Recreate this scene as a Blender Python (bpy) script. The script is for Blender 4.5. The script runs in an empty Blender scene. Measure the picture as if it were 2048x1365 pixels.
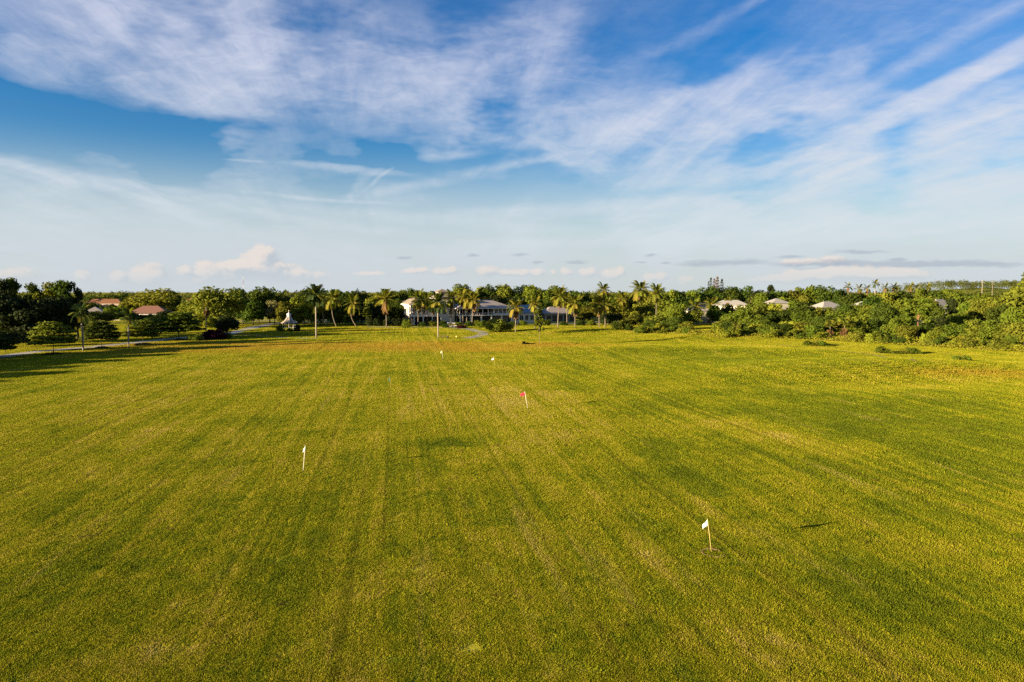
import bpy, math, random
import numpy as np
from mathutils import Vector, Matrix, noise as mnoise

scene = bpy.context.scene
col = scene.collection
R = math.radians

# ------------------------------------------------------------------ camera
CAM_H = 16.0
F = 2048 * 24.0 / 36.0            # focal length in photo pixels
HOR = 583.0                       # horizon row in the photo
PITCH = math.atan((682.5 - HOR) / F)
cam_d = bpy.data.cameras.new('camera')
cam = bpy.data.objects.new('camera', cam_d)
col.objects.link(cam)
cam_d.sensor_width = 36.0
cam_d.lens = 24.0
cam_d.clip_start = 0.5
cam_d.clip_end = 12000
cam.location = (0, 0, CAM_H)
cam.rotation_euler = (math.pi / 2 - PITCH, 0, 0)
scene.camera = cam

# ------------------------------------------------------------------ view
scene.view_settings.view_transform = 'Standard'
scene.view_settings.look = 'None'
scene.view_settings.exposure = 1.85
scene.view_settings.gamma = 1.0
scene.cycles.use_denoising = False
scene.cycles.max_bounces = 4
scene.cycles.diffuse_bounces = 3
scene.cycles.transparent_max_bounces = 6
scene.cycles.caustics_reflective = False
scene.cycles.caustics_refractive = False

# ------------------------------------------------------------------ sun
SUN_EL = R(9.6)
LDIR = Vector((0.885, 0.465, 0)).normalized()       # horizontal travel of the light
sun_d = bpy.data.lights.new('sun', 'SUN')
sun = bpy.data.objects.new('sun', sun_d)
col.objects.link(sun)
sun_d.energy = 5.0
sun_d.angle = R(0.55)
sun_d.color = (1.0, 0.82, 0.52)
tow = Vector((LDIR.x * math.cos(SUN_EL), LDIR.y * math.cos(SUN_EL), -math.sin(SUN_EL)))
sun.rotation_euler = tow.to_track_quat('-Z', 'Y').to_euler()
sun.location = (-60, -40, 60)

# ------------------------------------------------------------------ pixel helpers (photo pixels, 2048 x 1365)
def ray(px, py):
    x = (px - 1024) / F
    y = -(py - 682.5) / F
    c, s = math.cos(PITCH), math.sin(PITCH)
    return Vector((x, c + y * s, -s + y * c))

def azel(px, py):
    d = ray(px, py).normalized()
    return math.degrees(math.atan2(d.x, d.y)), math.degrees(math.asin(d.z))

# ------------------------------------------------------------------ node helpers
class NT:
    def __init__(self, tree):
        self.t = tree
    def n(self, typ, **kw):
        nd = self.t.nodes.new(typ)
        for k, v in kw.items():
            setattr(nd, k, v)
        return nd
    def l(self, a, b):
        self.t.links.new(a, b)
    def put(self, sock, v):
        if isinstance(v, bpy.types.NodeSocket):
            self.l(v, sock)
        else:
            sock.default_value = v
    def math(self, op, a, b=None, c=None, clamp=False):
        nd = self.n('ShaderNodeMath', operation=op, use_clamp=clamp)
        self.put(nd.inputs[0], a)
        if b is not None: self.put(nd.inputs[1], b)
        if c is not None: self.put(nd.inputs[2], c)
        return nd.outputs[0]
    def vmath(self, op, a, b=None, scale=None):
        nd = self.n('ShaderNodeVectorMath', operation=op)
        self.put(nd.inputs[0], a)
        if b is not None: self.put(nd.inputs[1], b)
        if scale is not None: self.put(nd.inputs['Scale'], scale)
        return nd.outputs['Value'] if op in ('LENGTH', 'DOT_PRODUCT') else nd.outputs[0]
    def mapr(self, v, a, b, c=0.0, d=1.0, kind='SMOOTHSTEP'):
        nd = self.n('ShaderNodeMapRange', interpolation_type=kind)
        nd.clamp = True if kind == 'LINEAR' else nd.clamp
        self.put(nd.inputs[0], v)
        for i, q in enumerate((a, b, c, d)):
            self.put(nd.inputs[1 + i], q)
        return nd.outputs[0]
    def noise(self, vec, scale, detail=4, rough=0.55, dist=0.0, out='Fac'):
        nd = self.n('ShaderNodeTexNoise')
        if vec is not None: self.put(nd.inputs['Vector'], vec)
        nd.inputs['Scale'].default_value = scale
        nd.inputs['Detail'].default_value = detail
        nd.inputs['Roughness'].default_value = rough
        nd.inputs['Distortion'].default_value = dist
        return nd.outputs[0] if out == 'Fac' else nd.outputs[1]
    def mapping(self, vec, loc=(0, 0, 0), rot=(0, 0, 0), scale=(1, 1, 1), kind='POINT'):
        nd = self.n('ShaderNodeMapping', vector_type=kind)
        self.put(nd.inputs[0], vec)
        nd.inputs['Location'].default_value = loc
        nd.inputs['Rotation'].default_value = rot
        nd.inputs['Scale'].default_value = scale
        return nd.outputs[0]
    def mix(self, f, a, b):
        nd = self.n('ShaderNodeMix', data_type='RGBA')
        self.put(nd.inputs[0], f)
        for s, v in ((nd.inputs[6], a), (nd.inputs[7], b)):
            if isinstance(v, bpy.types.NodeSocket): self.l(v, s)
            else: s.default_value = (*v, 1) if len(v) == 3 else v
        return nd.outputs[2]
    def ellipse(self, vec, cx, cy, rx, ry, ang, amp):
        v = self.mapping(vec, (cx, cy, 0), (0, 0, R(ang)), (rx, ry, 1), 'TEXTURE')
        ln = self.vmath('LENGTH', v)
        return self.mapr(ln, 0.0, 1.0, amp, 0.0)
    def blobs(self, vec, items, start=None):
        # sums many soft ellipses one after the other (each waits for the one before, which keeps few values alive)
        acc = start
        for (cx, cy, rx, ry, ang, amp) in items:
            v = vec
            if acc is not None:
                nd = self.n('ShaderNodeVectorMath', operation='MULTIPLY_ADD')
                self.l(acc, nd.inputs[0]); nd.inputs[1].default_value = (0, 0, 1e-5); self.l(vec, nd.inputs[2])
                v = nd.outputs[0]
            b = self.ellipse(v, cx, cy, rx, ry, ang, amp)
            acc = b if acc is None else self.math('ADD', acc, b)
        return acc
    def total(self, socks):
        s = socks[0]
        for q in socks[1:]:
            s = self.math('ADD', s, q)
        return s

# ------------------------------------------------------------------ world: Nishita sky with cirrus and far cumulus
world = bpy.data.worlds.new('World')
scene.world = world
world.use_nodes = True
wt = world.node_tree
wt.nodes.clear()
W = NT(wt)
SKY_STRENGTH = 0.062
sky = W.n('ShaderNodeTexSky', sky_type='NISHITA')
sky.sun_disc = False
sky.sun_elevation = SUN_EL
sky.sun_rotation = math.atan2(-LDIR.x, -LDIR.y)      # compass bearing of the sun
sky.altitude = 0
sky.air_density = 1.0
sky.dust_density = 0.6
sky.ozone_density = 2.5
tc = W.n('ShaderNodeTexCoord')
D_ = tc.outputs['Generated']
sep = W.n('ShaderNodeSeparateXYZ'); W.l(D_, sep.inputs[0])
sx, sy, sz = sep.outputs
az = W.math('MULTIPLY', W.math('ARCTAN2', sx, sy), 180 / math.pi)
el = W.math('MULTIPLY', W.math('ARCSINE', sz), 180 / math.pi)
cmb = W.n('ShaderNodeCombineXYZ'); W.l(az, cmb.inputs[0]); W.l(el, cmb.inputs[1])
A = cmb.outputs[0]
# plane coordinates of a high cloud deck (streaks run together towards the horizon)
den = W.math('ADD', W.math('MAXIMUM', sz, 0.0), 0.07)
cb = W.n('ShaderNodeCombineXYZ'); W.l(W.math('DIVIDE', sx, den), cb.inputs[0]); W.l(W.math('DIVIDE', sy, den), cb.inputs[1])
B = cb.outputs[0]
# warped az/el
wn = W.noise(A, 0.06, 2, 0.55, out='Color')
wv = W.vmath('SCALE', W.vmath('SUBTRACT', wn, (0.5, 0.5, 0.5)), scale=5.0)
wn2 = W.noise(W.mapping(A, scale=(0.5, 1.3, 1)), 0.30, 3, 0.6, out='Color')
wv2 = W.vmath('SCALE', W.vmath('SUBTRACT', wn2, (0.5, 0.5, 0.5)), scale=2.4)
Aw = W.vmath('ADD', W.vmath('ADD', A, wv), wv2)

def sky_blob(px, py, hx, hy, ang, amp):
    a, e = azel(px, py)
    k = 57.3 / F
    return (a, e, hx * k * 1.5, hy * k * 1.5, -ang, amp)

cirrus = [
    (480, 85, 760, 120, 5, .50), (180, 158, 360, 36, 9, .42), (820, 195, 400, 80, 4, .42), (300, 40, 400, 60, 0, .12),
    (1290, 258, 360, 62, -9, .70), (1380, 215, 130, 30, -20, .25), (1080, 60, 170, 100, -30, .30), (980, 245, 200, 40, 8, .25),
    (1870, 182, 320, 24, -21, .30), (1800, 105, 360, 38, -24, .30), (1440, 40, 170, 18, -22, .12),
    (1700, 325, 640, 100, -8, .78), (1560, 250, 330, 40, -10, .3), (1960, 260, 200, 60, -12, .15), (1500, 330, 260, 30, -6, .22), (1800, 430, 560, 60, -4, .60), (1620, 395, 420, 45, -5, .35), (1950, 340, 300, 80, -10, .40), (1550, 470, 700, 30, -1, .3),
    (170, 378, 360, 30, 9, .50), (60, 425, 220, 30, 4, .25), (690, 338, 150, 14, 4, .46), (905, 305, 90, 20, -6, .45), (980, 335, 190, 20, -8, .46),
     (840, 400, 200, 22, 8, .30), (740, 365, 60, 10, -35, .3), (1430, 390, 130, 13, -3, .45), (1370, 430, 110, 14, 3, .38),
    (320, 275, 500, 62, 7, -.60), (660, 300, 280, 34, 6, -.35), (1240, 365, 200, 22, 4, -.30), (850, 350, 140, 14, 0, -.1), (320, 330, 300, 40, 4, -.25), 
]
base_cov = W.mapr(W.noise(A, 0.035, 2, 0.5), 0.35, 0.75, 0.02, 0.26)
dens = W.blobs(Aw, [sky_blob(*b) for b in cirrus], base_cov)
As = W.vmath('ADD', A, W.vmath('SCALE', wv2, scale=0.28))
def streak(px, py, hx, hy, ang, amp):
    a, e = azel(px, py); k = 57.3 / F
    return (a, e, hx * k * 1.5, hy * k * 1.5, -ang, amp)
dens = W.blobs(As, [streak(*b) for b in [(1885, 180, 270, 17, -21.5, 1.5), (1700, 262, 170, 12, -12, .3), (1440, 42, 180, 10, -21, .08), (1330, 235, 170, 16, -26, .35), (1430, 205, 120, 10, -30, .25), (690, 337, 100, 8, 3, .6), (830, 372, 160, 9, -10, .35), (1100, 420, 260, 14, -3, .4), (880, 440, 300, 12, 4, .3), (560, 430, 260, 10, 8, .3), (1250, 480, 400, 12, -2, .3), (760, 355, 50, 4, -38, .35), (487, 321, 38, 3, 0, .4), (660, 399, 130, 4, 2, .4),
                                                        (900, 312, 80, 8, -5, .35), (1000, 335, 140, 8, -9, .4), (1420, 395, 90, 6, -4, .4), (1350, 430, 80, 7, 2, .35), (1450, 350, 170, 9, -7, .35), (1900, 300, 240, 12, -14, .35), (1820, 130, 260, 16, -25, .22), (120, 352, 160, 7, 12, .35), (300, 372, 200, 7, 6, .3), (1750, 470, 300, 9, -5, .3)]], dens)
# streaky detail
st1 = W.noise(W.mapping(W.mapping(B, rot=(0, 0, R(-9))), scale=(1.5, 0.22, 1)), 1.6, 6, 0.62, 0.7)
st2 = W.noise(W.mapping(W.mapping(B, rot=(0, 0, R(-62))), scale=(1.3, 0.4, 1)), 1.5, 5, 0.62, 1.0)
fine = W.noise(W.mapping(Aw, scale=(0.4, 1.2, 1)), 0.8, 6, 0.66, 0.4)
det = W.math('ADD', W.math('ADD', W.math('MULTIPLY', st1, 0.75), W.math('MULTIPLY', st2, 0.55)), W.math('MULTIPLY', fine, 0.35))
det = W.mapr(det, 0.56, 1.10, 0.22, 1.65, 'LINEAR')
cov = W.math('MULTIPLY', W.math('MAXIMUM', dens, 0.0), det)
# soft saturation keeps the streaks visible inside thick cloud
cov = W.math('SUBTRACT', 1.0, W.math('POWER', 2.718, W.math('MULTIPLY', cov, -1.6)))
tex = W.mapr(W.math('ADD', W.math('MULTIPLY', st1, 0.65), W.math('MULTIPLY', fine, 0.35)), 0.36, 0.62, 0.66, 1.08, 'LINEAR')
cov = W.math('MINIMUM', W.math('MULTIPLY', cov, tex), 0.95)
# pale veil low down
veil = W.mapr(el, 2.2, 12.0, 0.97, 0.0)
veil = W.math('MULTIPLY', veil, W.mapr(W.noise(W.mapping(Aw, scale=(0.25, 1.0, 1)), 0.22, 5, 0.6, 0.8), 0.25, 0.75, 0.8, 1.15, 'LINEAR'))
EXPO = 2 ** scene.view_settings.exposure
def sk(r, g, b):            # sRGB 0-255 as it should look -> sky radiance before the strength
    f = lambda v: ((v / 255 + 0.055) / 1.055) ** 2.4 if v > 10 else v / 255 / 12.92
    return tuple(f(v) / EXPO / SKY_STRENGTH for v in (r, g, b))
CLOUD_C = sk(212, 217, 236)
VEIL_C = sk(205, 214, 222)
hs = W.n('ShaderNodeHueSaturation')
hs.inputs['Saturation'].default_value = 1.5
hs.inputs['Hue'].default_value = 0.516
hs.inputs['Value'].default_value = 0.80
W.l(sky.outputs[0], hs.inputs['Color'])
c0 = W.mix(W.math('MINIMUM', veil, 0.93), hs.outputs[0], VEIL_C)
c1 = W.mix(cov, c0, W.mix(W.mapr(el, 4.0, 19.0, 0, 1), sk(214, 224, 231), CLOUD_C))
# far cumulus along the horizon
cum = [(35, 552, 36, 17), (165, 553, 16, 12), (232, 553, 14, 12), (300, 548, 34, 24), (292, 562, 45, 18), (365, 540, 15, 10), (412, 538, 30, 18), (430, 558, 60, 16),
       (470, 532, 26, 14), (521, 522, 40, 30), (526, 508, 22, 17), (500, 538, 60, 20), (565, 545, 55, 22), (610, 556, 60, 14), (740, 546, 40, 6), (830, 543, 34, 8), (892, 542, 30, 11), (975, 543, 28, 15),
       (1010, 546, 16, 9), (1040, 546, 24, 11), (1075, 546, 20, 12), (1105, 544, 10, 6), (1132, 544, 15, 12), (1175, 546, 24, 14), (1215, 549, 18, 14), (1238, 547, 18, 15), (1298, 556, 16, 12), (1322, 556, 16, 14), (1372, 561, 18, 10),
       (1590, 548, 32, 14), (1560, 560, 70, 10), (1665, 545, 40, 15), (1700, 545, 60, 17), (1758, 548, 46, 16), (1825, 549, 36, 12), (1700, 556, 110, 12),
       (1665, 520, 30, 9), (1592, 525, 34, 8), (1610, 523, 20, 6)]
grey = [(808, 517, 20, 4), (947, 512, 16, 4), (1040, 511, 24, 4), (1076, 525, 16, 4), (1153, 525, 26, 4.5), (1302, 511, 16, 3), (1281, 524, 14, 3), (1330, 527, 12, 3),
        (1400, 528, 60, 7), (1490, 524, 60, 7), (1590, 530, 55, 6), (1580, 514, 35, 3.5), (1665, 524, 40, 7), (1720, 504, 60, 4.5), (1735, 528, 70, 7), (1840, 531, 60, 5), (1890, 526, 90, 6), (1990, 531, 60, 5), (1795, 519, 16, 4)]
gp = bpy.data.node_groups.new('cumulus_density', 'ShaderNodeTree')
gp.interface.new_socket('Vector', in_out='INPUT', socket_type='NodeSocketVector')
gp.interface.new_socket('Density', in_out='OUTPUT', socket_type='NodeSocketFloat')
Gn = NT(gp)
gi = Gn.n('NodeGroupInput'); go = Gn.n('NodeGroupOutput')
V = gi.outputs[0]
lump = Gn.noise(V, 0.9, 5, 0.62, 0.2, out='Color')
Vw = Gn.vmath('ADD', V, Gn.vmath('SCALE', Gn.vmath('SUBTRACT', lump, (0.5, 0.5, 0.5)), scale=0.75))
acc = []
for (px, py, hx, hy) in cum:
    a, e = azel(px, py)
    acc.append((a, e, hx * 57.3 / F * 1.45, hy * 57.3 / F * 1.45, 0, 1.0))
# beyond the frame the same bank of cumulus goes on around the horizon
sv = Gn.n('ShaderNodeSeparateXYZ'); Gn.l(V, sv.inputs[0])
band = Gn.math('MULTIPLY', Gn.mapr(Gn.noise(Gn.mapping(V, scale=(0.22, 0.3, 1)), 1.0, 4, 0.6), 0.52, 0.66, 0, 1),
               Gn.math('MULTIPLY', Gn.mapr(sv.outputs[1], 0.2, 1.2, 0, 1), Gn.mapr(sv.outputs[1], 1.6, 3.4, 1, 0)))
band = Gn.math('MULTIPLY', band, Gn.mapr(Gn.math('ABSOLUTE', sv.outputs[0]), 36.5, 39, 0, 0.9))
tot = Gn.blobs(Vw, acc, band)
nz = Gn.noise(Gn.mapping(V, scale=(1, 1.3, 1)), 1.7, 6, 0.65)
tot = Gn.math('ADD', tot, Gn.math('MULTIPLY', Gn.math('SUBTRACT', nz, 0.5), 1.1))
Gn.l(tot, go.inputs[0])
def cumulus(vec):
    g = W.n('ShaderNodeGroup'); g.node_tree = gp
    W.l(vec, g.inputs[0]); return g.outputs[0]
m1 = cumulus(A)
m2 = cumulus(W.vmath('ADD', A, (-0.42, 0.34, 0)))
cmask = W.mapr(m1, 0.15, 0.78, 0, 0.74)
lit = W.mapr(W.math('SUBTRACT', m1, m2), -0.35, 0.6, 0.0, 1.0)
ccol = W.mix(lit, sk(188, 197, 207), sk(240, 226, 216))
fadeh = W.mapr(el, 0.2, 2.4, 0.15, 1.0)
c2 = W.mix(W.math('MULTIPLY', cmask, fadeh), c1, ccol)
gacc = []
Ag = W.vmath('ADD', A, W.vmath('SCALE', W.vmath('SUBTRACT', W.noise(W.mapping(A, scale=(0.6, 1.6, 1)), 1.2, 5, 0.6, out='Color'), (0.5, 0.5, 0.5)), scale=0.55))
for (px, py, hx, hy) in grey:
    a, e = azel(px, py)
    gacc.append((a, e, hx * 57.3 / F * 1.35, hy * 57.3 / F * 1.5, 0, 1.0))
gm = W.mapr(W.blobs(Ag, gacc), 0.05, 1.1, 0, 0.52)
c3 = W.mix(gm, c2, sk(160, 172, 190))
def back(c):
    b = W.n('ShaderNodeBackground')
    b.inputs['Strength'].default_value = SKY_STRENGTH
    W.put(b.inputs['Color'], c if isinstance(c, bpy.types.NodeSocket) else (*c, 1))
    return b.outputs[0]
# the costly cumulus layer is only worked out low over the horizon, where its density is not zero anyway
mx = W.n('ShaderNodeMixShader')
W.put(mx.inputs[0], W.math('LESS_THAN', el, 6.0)); W.l(back(c1), mx.inputs[1]); W.l(back(c3), mx.inputs[2])
mx2 = W.n('ShaderNodeMixShader')
W.put(mx2.inputs[0], W.math('LESS_THAN', el, -0.6)); W.l(mx.outputs[0], mx2.inputs[1]); W.l(back(sk(120, 128, 120)), mx2.inputs[2])
wo = W.n('ShaderNodeOutputWorld')
W.l(mx2.outputs[0], wo.inputs[0])
world.cycles.sampling_method = 'MANUAL'
world.cycles.sample_map_resolution = 512

# ------------------------------------------------------------------ terrain
MOUNDS = [  # px, py (photo), radius across, radius along, height
    (1180, 664, 26, 16, 1.5), (1440, 676, 22, 12, 1.3), (1330, 700, 30, 10, 0.9), (1620, 742, 22, 12, 1.5), (1850, 735, 28, 10, 1.3),
    (1560, 705, 22, 8, 0.5), (1720, 770, 25, 9, -0.35), (1330, 735, 24, 9, -0.3), (1080, 690, 14, 7, 0.4), (700, 668, 40, 9, 0.6), (560, 664, 14, 6, 0.7), (300, 692, 30, 10, 0.3), (1960, 790, 20, 8, 0.35)]
def flat_pt(px, py, z=0.0):
    d = ray(px, py)
    t = (z - CAM_H) / d.z
    return Vector((d.x * t, d.y * t, z))
_M = [(flat_pt(a, b), c, d, e) for a, b, c, d, e in MOUNDS]
def H(x, y):
    r = math.hypot(x, y)
    z = 0.0
    for (p, rx, ry, h) in _M:
        q = ((x - p.x) / rx) ** 2 + ((y - p.y) / ry) ** 2
        if q < 9: z += h * math.exp(-q)
    if y < 420 and abs(x) < 330:
        z += 0.20 * mnoise.noise((x / 26, y / 26, 3.1)) + 0.07 * mnoise.noise((x / 7.5, y / 7.5, 8.7))
    if r > 700:                                   # low pine ridge far off to the right
        q = ((x - 905) / 190) ** 2 + ((y - 1330) / 120) ** 2
        z += 24 * math.exp(-q * q)
    return z
def G(px, py):
    p = flat_pt(px, py)
    for _ in range(4):
        p = flat_pt(px, py, H(p.x, p.y))
    return p
def AT(px, py, D):
    d = ray(px, py)
    t = D / d.y
    return Vector((d.x * t, D, CAM_H + d.z * t))
def base_at(px, D):
    p = AT(px, HOR, D)
    return Vector((p.x, D, H(p.x, D)))

# ------------------------------------------------------------------ mesh helpers
class MB:
    def __init__(s):
        s.v = []; s.f = []; s.m = []
    def add(s, vs, fs, mi=0):
        o = len(s.v)
        s.v += [tuple(q) for q in vs]
        s.f += [tuple(i + o for i in f) for f in fs]
        s.m += [mi] * len(fs)
        return s
    def box(s, a, b, mi=0):
        x0, y0, z0 = a; x1, y1, z1 = b
        return s.add([(x0, y0, z0), (x1, y0, z0), (x1, y1, z0), (x0, y1, z0), (x0, y0, z1), (x1, y0, z1), (x1, y1, z1), (x0, y1, z1)],
                     [(3, 2, 1, 0), (4, 5, 6, 7), (0, 1, 5, 4), (1, 2, 6, 5), (2, 3, 7, 6), (3, 0, 4, 7)], mi)
    def tube(s, pts, rad, n=8, mi=0, cap=True):
        pts = [Vector(p) for p in pts]
        if not isinstance(rad, (list, tuple)): rad = [rad] * len(pts)
        vs = []; fs = []
        for i, p in enumerate(pts):
            t = (pts[min(i + 1, len(pts) - 1)] - pts[max(i - 1, 0)]).normalized()
            a = t.orthogonal().normalized() if abs(t.z) < 0.9 else Vector((1, 0, 0)) - t * t.x
            a.normalize(); b = t.cross(a)
            for k in range(n):
                th = 2 * math.pi * k / n
                vs.append(p + (a * math.cos(th) + b * math.sin(th)) * rad[i])
        for i in range(len(pts) - 1):
            for k in range(n):
                k2 = (k + 1) % n
                fs.append((i * n + k, i * n + k2, (i + 1) * n + k2, (i + 1) * n + k))
        if cap:
            fs.append(tuple(range(n - 1, -1, -1))); fs.append(tuple((len(pts) - 1) * n + k for k in range(n)))
        return s.add(vs, fs, mi)
    def lathe(s, prof, n=16, mi=0, c=(0, 0)):
        vs = []; fs = []
        for r, z in prof:
            for k in range(n):
                th = 2 * math.pi * k / n
                vs.append((c[0] + r * math.cos(th), c[1] + r * math.sin(th), z))
        for i in range(len(prof) - 1):
            for k in range(n):
                k2 = (k + 1) % n
                fs.append((i * n + k, i * n + k2, (i + 1) * n + k2, (i + 1) * n + k))
        return s.add(vs, fs, mi)
    def mesh(s, name, smooth=False):
        me = bpy.data.meshes.new(name)
        me.from_pydata(s.v, [], s.f)
        if any(s.m): me.polygons.foreach_set('material_index', s.m)
        if smooth: me.polygons.foreach_set('use_smooth', [True] * len(s.f))
        me.update()
        return me
    def build(s, name, mat, parent=None, smooth=False):
        return mesh_obj(name, s.mesh(name, smooth), mat, parent)

def mesh_obj(name, me, mat=None, parent=None):
    o = bpy.data.objects.new(name, me)
    col.objects.link(o)
    if mat is not None:
        if len(me.materials) == 0: me.materials.append(None)
        o.material_slots[0].link = 'OBJECT'
        o.material_slots[0].material = mat
    if parent: o.parent = parent
    return o
def thing(name, label, cat, loc, rz=0.0, group=None):
    o = bpy.data.objects.new(name, None)
    col.objects.link(o)
    o.empty_display_size = 0.5
    o.location = loc; o.rotation_euler = (0, 0, rz)
    tag(o, label, cat, group)
    return o
def tag(o, label=None, cat=None, group=None, kind=None):
    if label: o['label'] = label
    if cat: o['category'] = cat
    if group: o['group'] = group
    if kind: o['kind'] = kind
    return o
def soup(name, P, N, S, rng, asp=0.6, jit=0.8, shape='leaf'):
    """leaf mesh: one four-cornered leaf spray per point P, facing roughly N, of size S"""
    n = len(P)
    N = N + rng.normal(0, jit, (n, 3)); N /= np.linalg.norm(N, axis=1, keepdims=True) + 1e-9
    T = rng.normal(0, 1, (n, 3)); T -= N * (T * N).sum(1, keepdims=True); T /= np.linalg.norm(T, axis=1, keepdims=True) + 1e-9
    Bq = np.cross(N, T)
    S = S[:, None]
    v = np.empty((n, 4, 3), np.float32)
    v[:, 0] = P - T * S; v[:, 1] = P + Bq * S * asp + N * S * 0.12; v[:, 2] = P + T * S; v[:, 3] = P - Bq * S * asp + N * S * 0.12
    return quads(name, v)
def quads(name, v):
    n = len(v)
    me = bpy.data.meshes.new(name)
    me.vertices.add(n * 4); me.vertices.foreach_set('co', np.ascontiguousarray(v, np.float32).ravel())
    me.loops.add(n * 4); me.loops.foreach_set('vertex_index', np.arange(n * 4, dtype=np.int32))
    me.polygons.add(n); me.polygons.foreach_set('loop_start', np.arange(0, n * 4, 4, dtype=np.int32))
    me.update(calc_edges=True)
    return me

# ------------------------------------------------------------------ materials
MATS = {}
def mat(name, base, rough=0.8, spec=0.2, var=0.0, scale=3.0, bump=0.0, metal=0.0, trans=0.0, tcol=None, objvar=0.0, hue=0.0):
    m = bpy.data.materials.new(name); m.use_nodes = True
    t = m.node_tree; t.nodes.clear(); N = NT(t)
    p = N.n('ShaderNodeBsdfPrincipled')
    p.inputs['Roughness'].default_value = rough
    p.inputs['Specular IOR Level'].default_value = spec
    p.inputs['Metallic'].default_value = metal
    geo = N.n('ShaderNodeNewGeometry')
    c = None
    rgb = N.n('ShaderNodeRGB'); rgb.outputs[0].default_value = (*base, 1); c = rgb.outputs[0]
    if var > 0 or bump > 0:
        nz = N.noise(geo.outputs['Position'], scale, 4, 0.6)
    if var > 0:
        h = N.n('ShaderNodeHueSaturation'); N.l(c, h.inputs['Color'])
        N.l(N.mapr(nz, 0.25, 0.75, 1 - var, 1 + var, 'LINEAR'), h.inputs['Value'])
        c = h.outputs[0]
    if objvar > 0 or hue > 0:
        oi = N.n('ShaderNodeObjectInfo')
        h = N.n('ShaderNodeHueSaturation'); N.l(c, h.inputs['Color'])
        N.l(N.mapr(oi.outputs['Random'], 0, 1, 1 - objvar, 1 + objvar, 'LINEAR'), h.inputs['Value'])
        r2 = N.math('FRACT', N.math('MULTIPLY', oi.outputs['Random'], 17.31))
        N.l(N.mapr(r2, 0, 1, 0.5 - hue, 0.5 + hue, 'LINEAR'), h.inputs['Hue'])
        c = h.outputs[0]
    N.l(c, p.inputs['Base Color'])
    if bump > 0:
        b = N.n('ShaderNodeBump'); b.inputs['Strength'].default_value = bump; b.inputs['Distance'].default_value = 0.1
        N.l(nz, b.inputs['Height']); N.l(b.outputs[0], p.inputs['Normal'])
    out = N.n('ShaderNodeOutputMaterial')
    if trans > 0:
        tr = N.n('ShaderNodeBsdfTranslucent')
        h = N.n('ShaderNodeMix', data_type='RGBA', blend_type='MULTIPLY'); h.inputs[0].default_value = 1.0
        N.l(c, h.inputs[6]); h.inputs[7].default_value = (*(tcol or (1.5, 1.45, 0.7)), 1)
        N.l(h.outputs[2], tr.inputs['Color'])
        mx = N.n('ShaderNodeMixShader'); mx.inputs[0].default_value = trans
        N.l(p.outputs[0], mx.inputs[1]); N.l(tr.outputs[0], mx.inputs[2]); N.l(mx.outputs[0], out.inputs[0])
    else:
        N.l(p.outputs[0], out.inputs[0])
    MATS[name] = m
    return m

def leafmat(name, base, **k):
    kw = dict(rough=0.8, spec=0.08, var=0.30, scale=0.45, trans=0.25, objvar=0.22, hue=0.018)
    kw.update(k)
    return mat(name, base, **kw)
leafmat('leaf_dark', (0.052, 0.076, 0.009))
leafmat('leaf_deep', (0.026, 0.036, 0.009), trans=0.15)
leafmat('leaf_mid', (0.104, 0.132, 0.012))
leafmat('leaf_olive', (0.136, 0.144, 0.015))
leafmat('leaf_yellow', (0.195, 0.205, 0.017))
leafmat('leaf_pale', (0.16, 0.145, 0.055))
leafmat('leaf_rust', (0.14, 0.075, 0.022))
leafmat('leaf_plum', (0.045, 0.008, 0.014), trans=0.12)
leafmat('frond_green', (0.120, 0.130, 0.014), var=0.15, trans=0.3)
leafmat('frond_yellow', (0.19, 0.165, 0.022), var=0.15, trans=0.3)
leafmat('frond_dark', (0.035, 0.055, 0.014), var=0.15, trans=0.2)
leafmat('frond_dead', (0.13, 0.075, 0.03), var=0.2, trans=0.1)
mat('bark_grey', (0.20, 0.165, 0.125), 0.9, 0.1, 0.3, 1.5, 0.3)
mat('bark_dark', (0.07, 0.052, 0.036), 0.9, 0.1, 0.3, 1.5, 0.3)
mat('bark_pine', (0.23, 0.12, 0.06), 0.9, 0.1, 0.35, 1.2, 0.4)
mat('bark_palm', (0.17, 0.135, 0.10), 0.85, 0.15, 0.25, 1.3, 0.3)
mat('bark_royal', (0.24, 0.20, 0.155), 0.8, 0.2, 0.18, 0.9, 0.1)
mat('crownshaft', (0.09, 0.14, 0.03), 0.5, 0.4, 0.1, 1.0)
mat('asphalt', (0.42, 0.385, 0.35), 0.95, 0.1, 0.18, 0.8, 0.1)
mat('concrete', (0.36, 0.32, 0.27), 0.9, 0.15, 0.15, 0.6, 0.1)
mat('sand', (0.34, 0.25, 0.09), 0.95, 0.05, 0.3, 1.2)
mat('mulch', (0.035, 0.024, 0.016), 0.95, 0.05, 0.4, 4.0, 0.5)
mat('soil', (0.34, 0.20, 0.10), 0.95, 0.05, 0.4, 6.0, 0.4)
mat('wall_white', (0.70, 0.61, 0.52), 0.85, 0.2, 0.05, 0.5)
mat('wall_cream', (0.36, 0.32, 0.26), 0.85, 0.2, 0.06, 0.5)
mat('wall_pink', (0.32, 0.23, 0.19), 0.85, 0.2, 0.06, 0.5)
mat('trim_white', (0.74, 0.68, 0.61), 0.6, 0.3)
mat('roof_tan', (0.25, 0.20, 0.155), 0.85, 0.2, 0.14, 1.6, 0.2)
mat('roof_grey', (0.32, 0.265, 0.235), 0.7, 0.3, 0.10, 1.6, 0.1)
mat('roof_blue', (0.15, 0.22, 0.25), 0.55, 0.4, 0.10, 1.6, 0.1)
mat('roof_white', (0.32, 0.29, 0.265), 0.8, 0.2, 0.10, 1.0, 0.1)
mat('roof_salmon', (0.24, 0.115, 0.08), 0.85, 0.2, 0.16, 1.6, 0.2)
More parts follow.
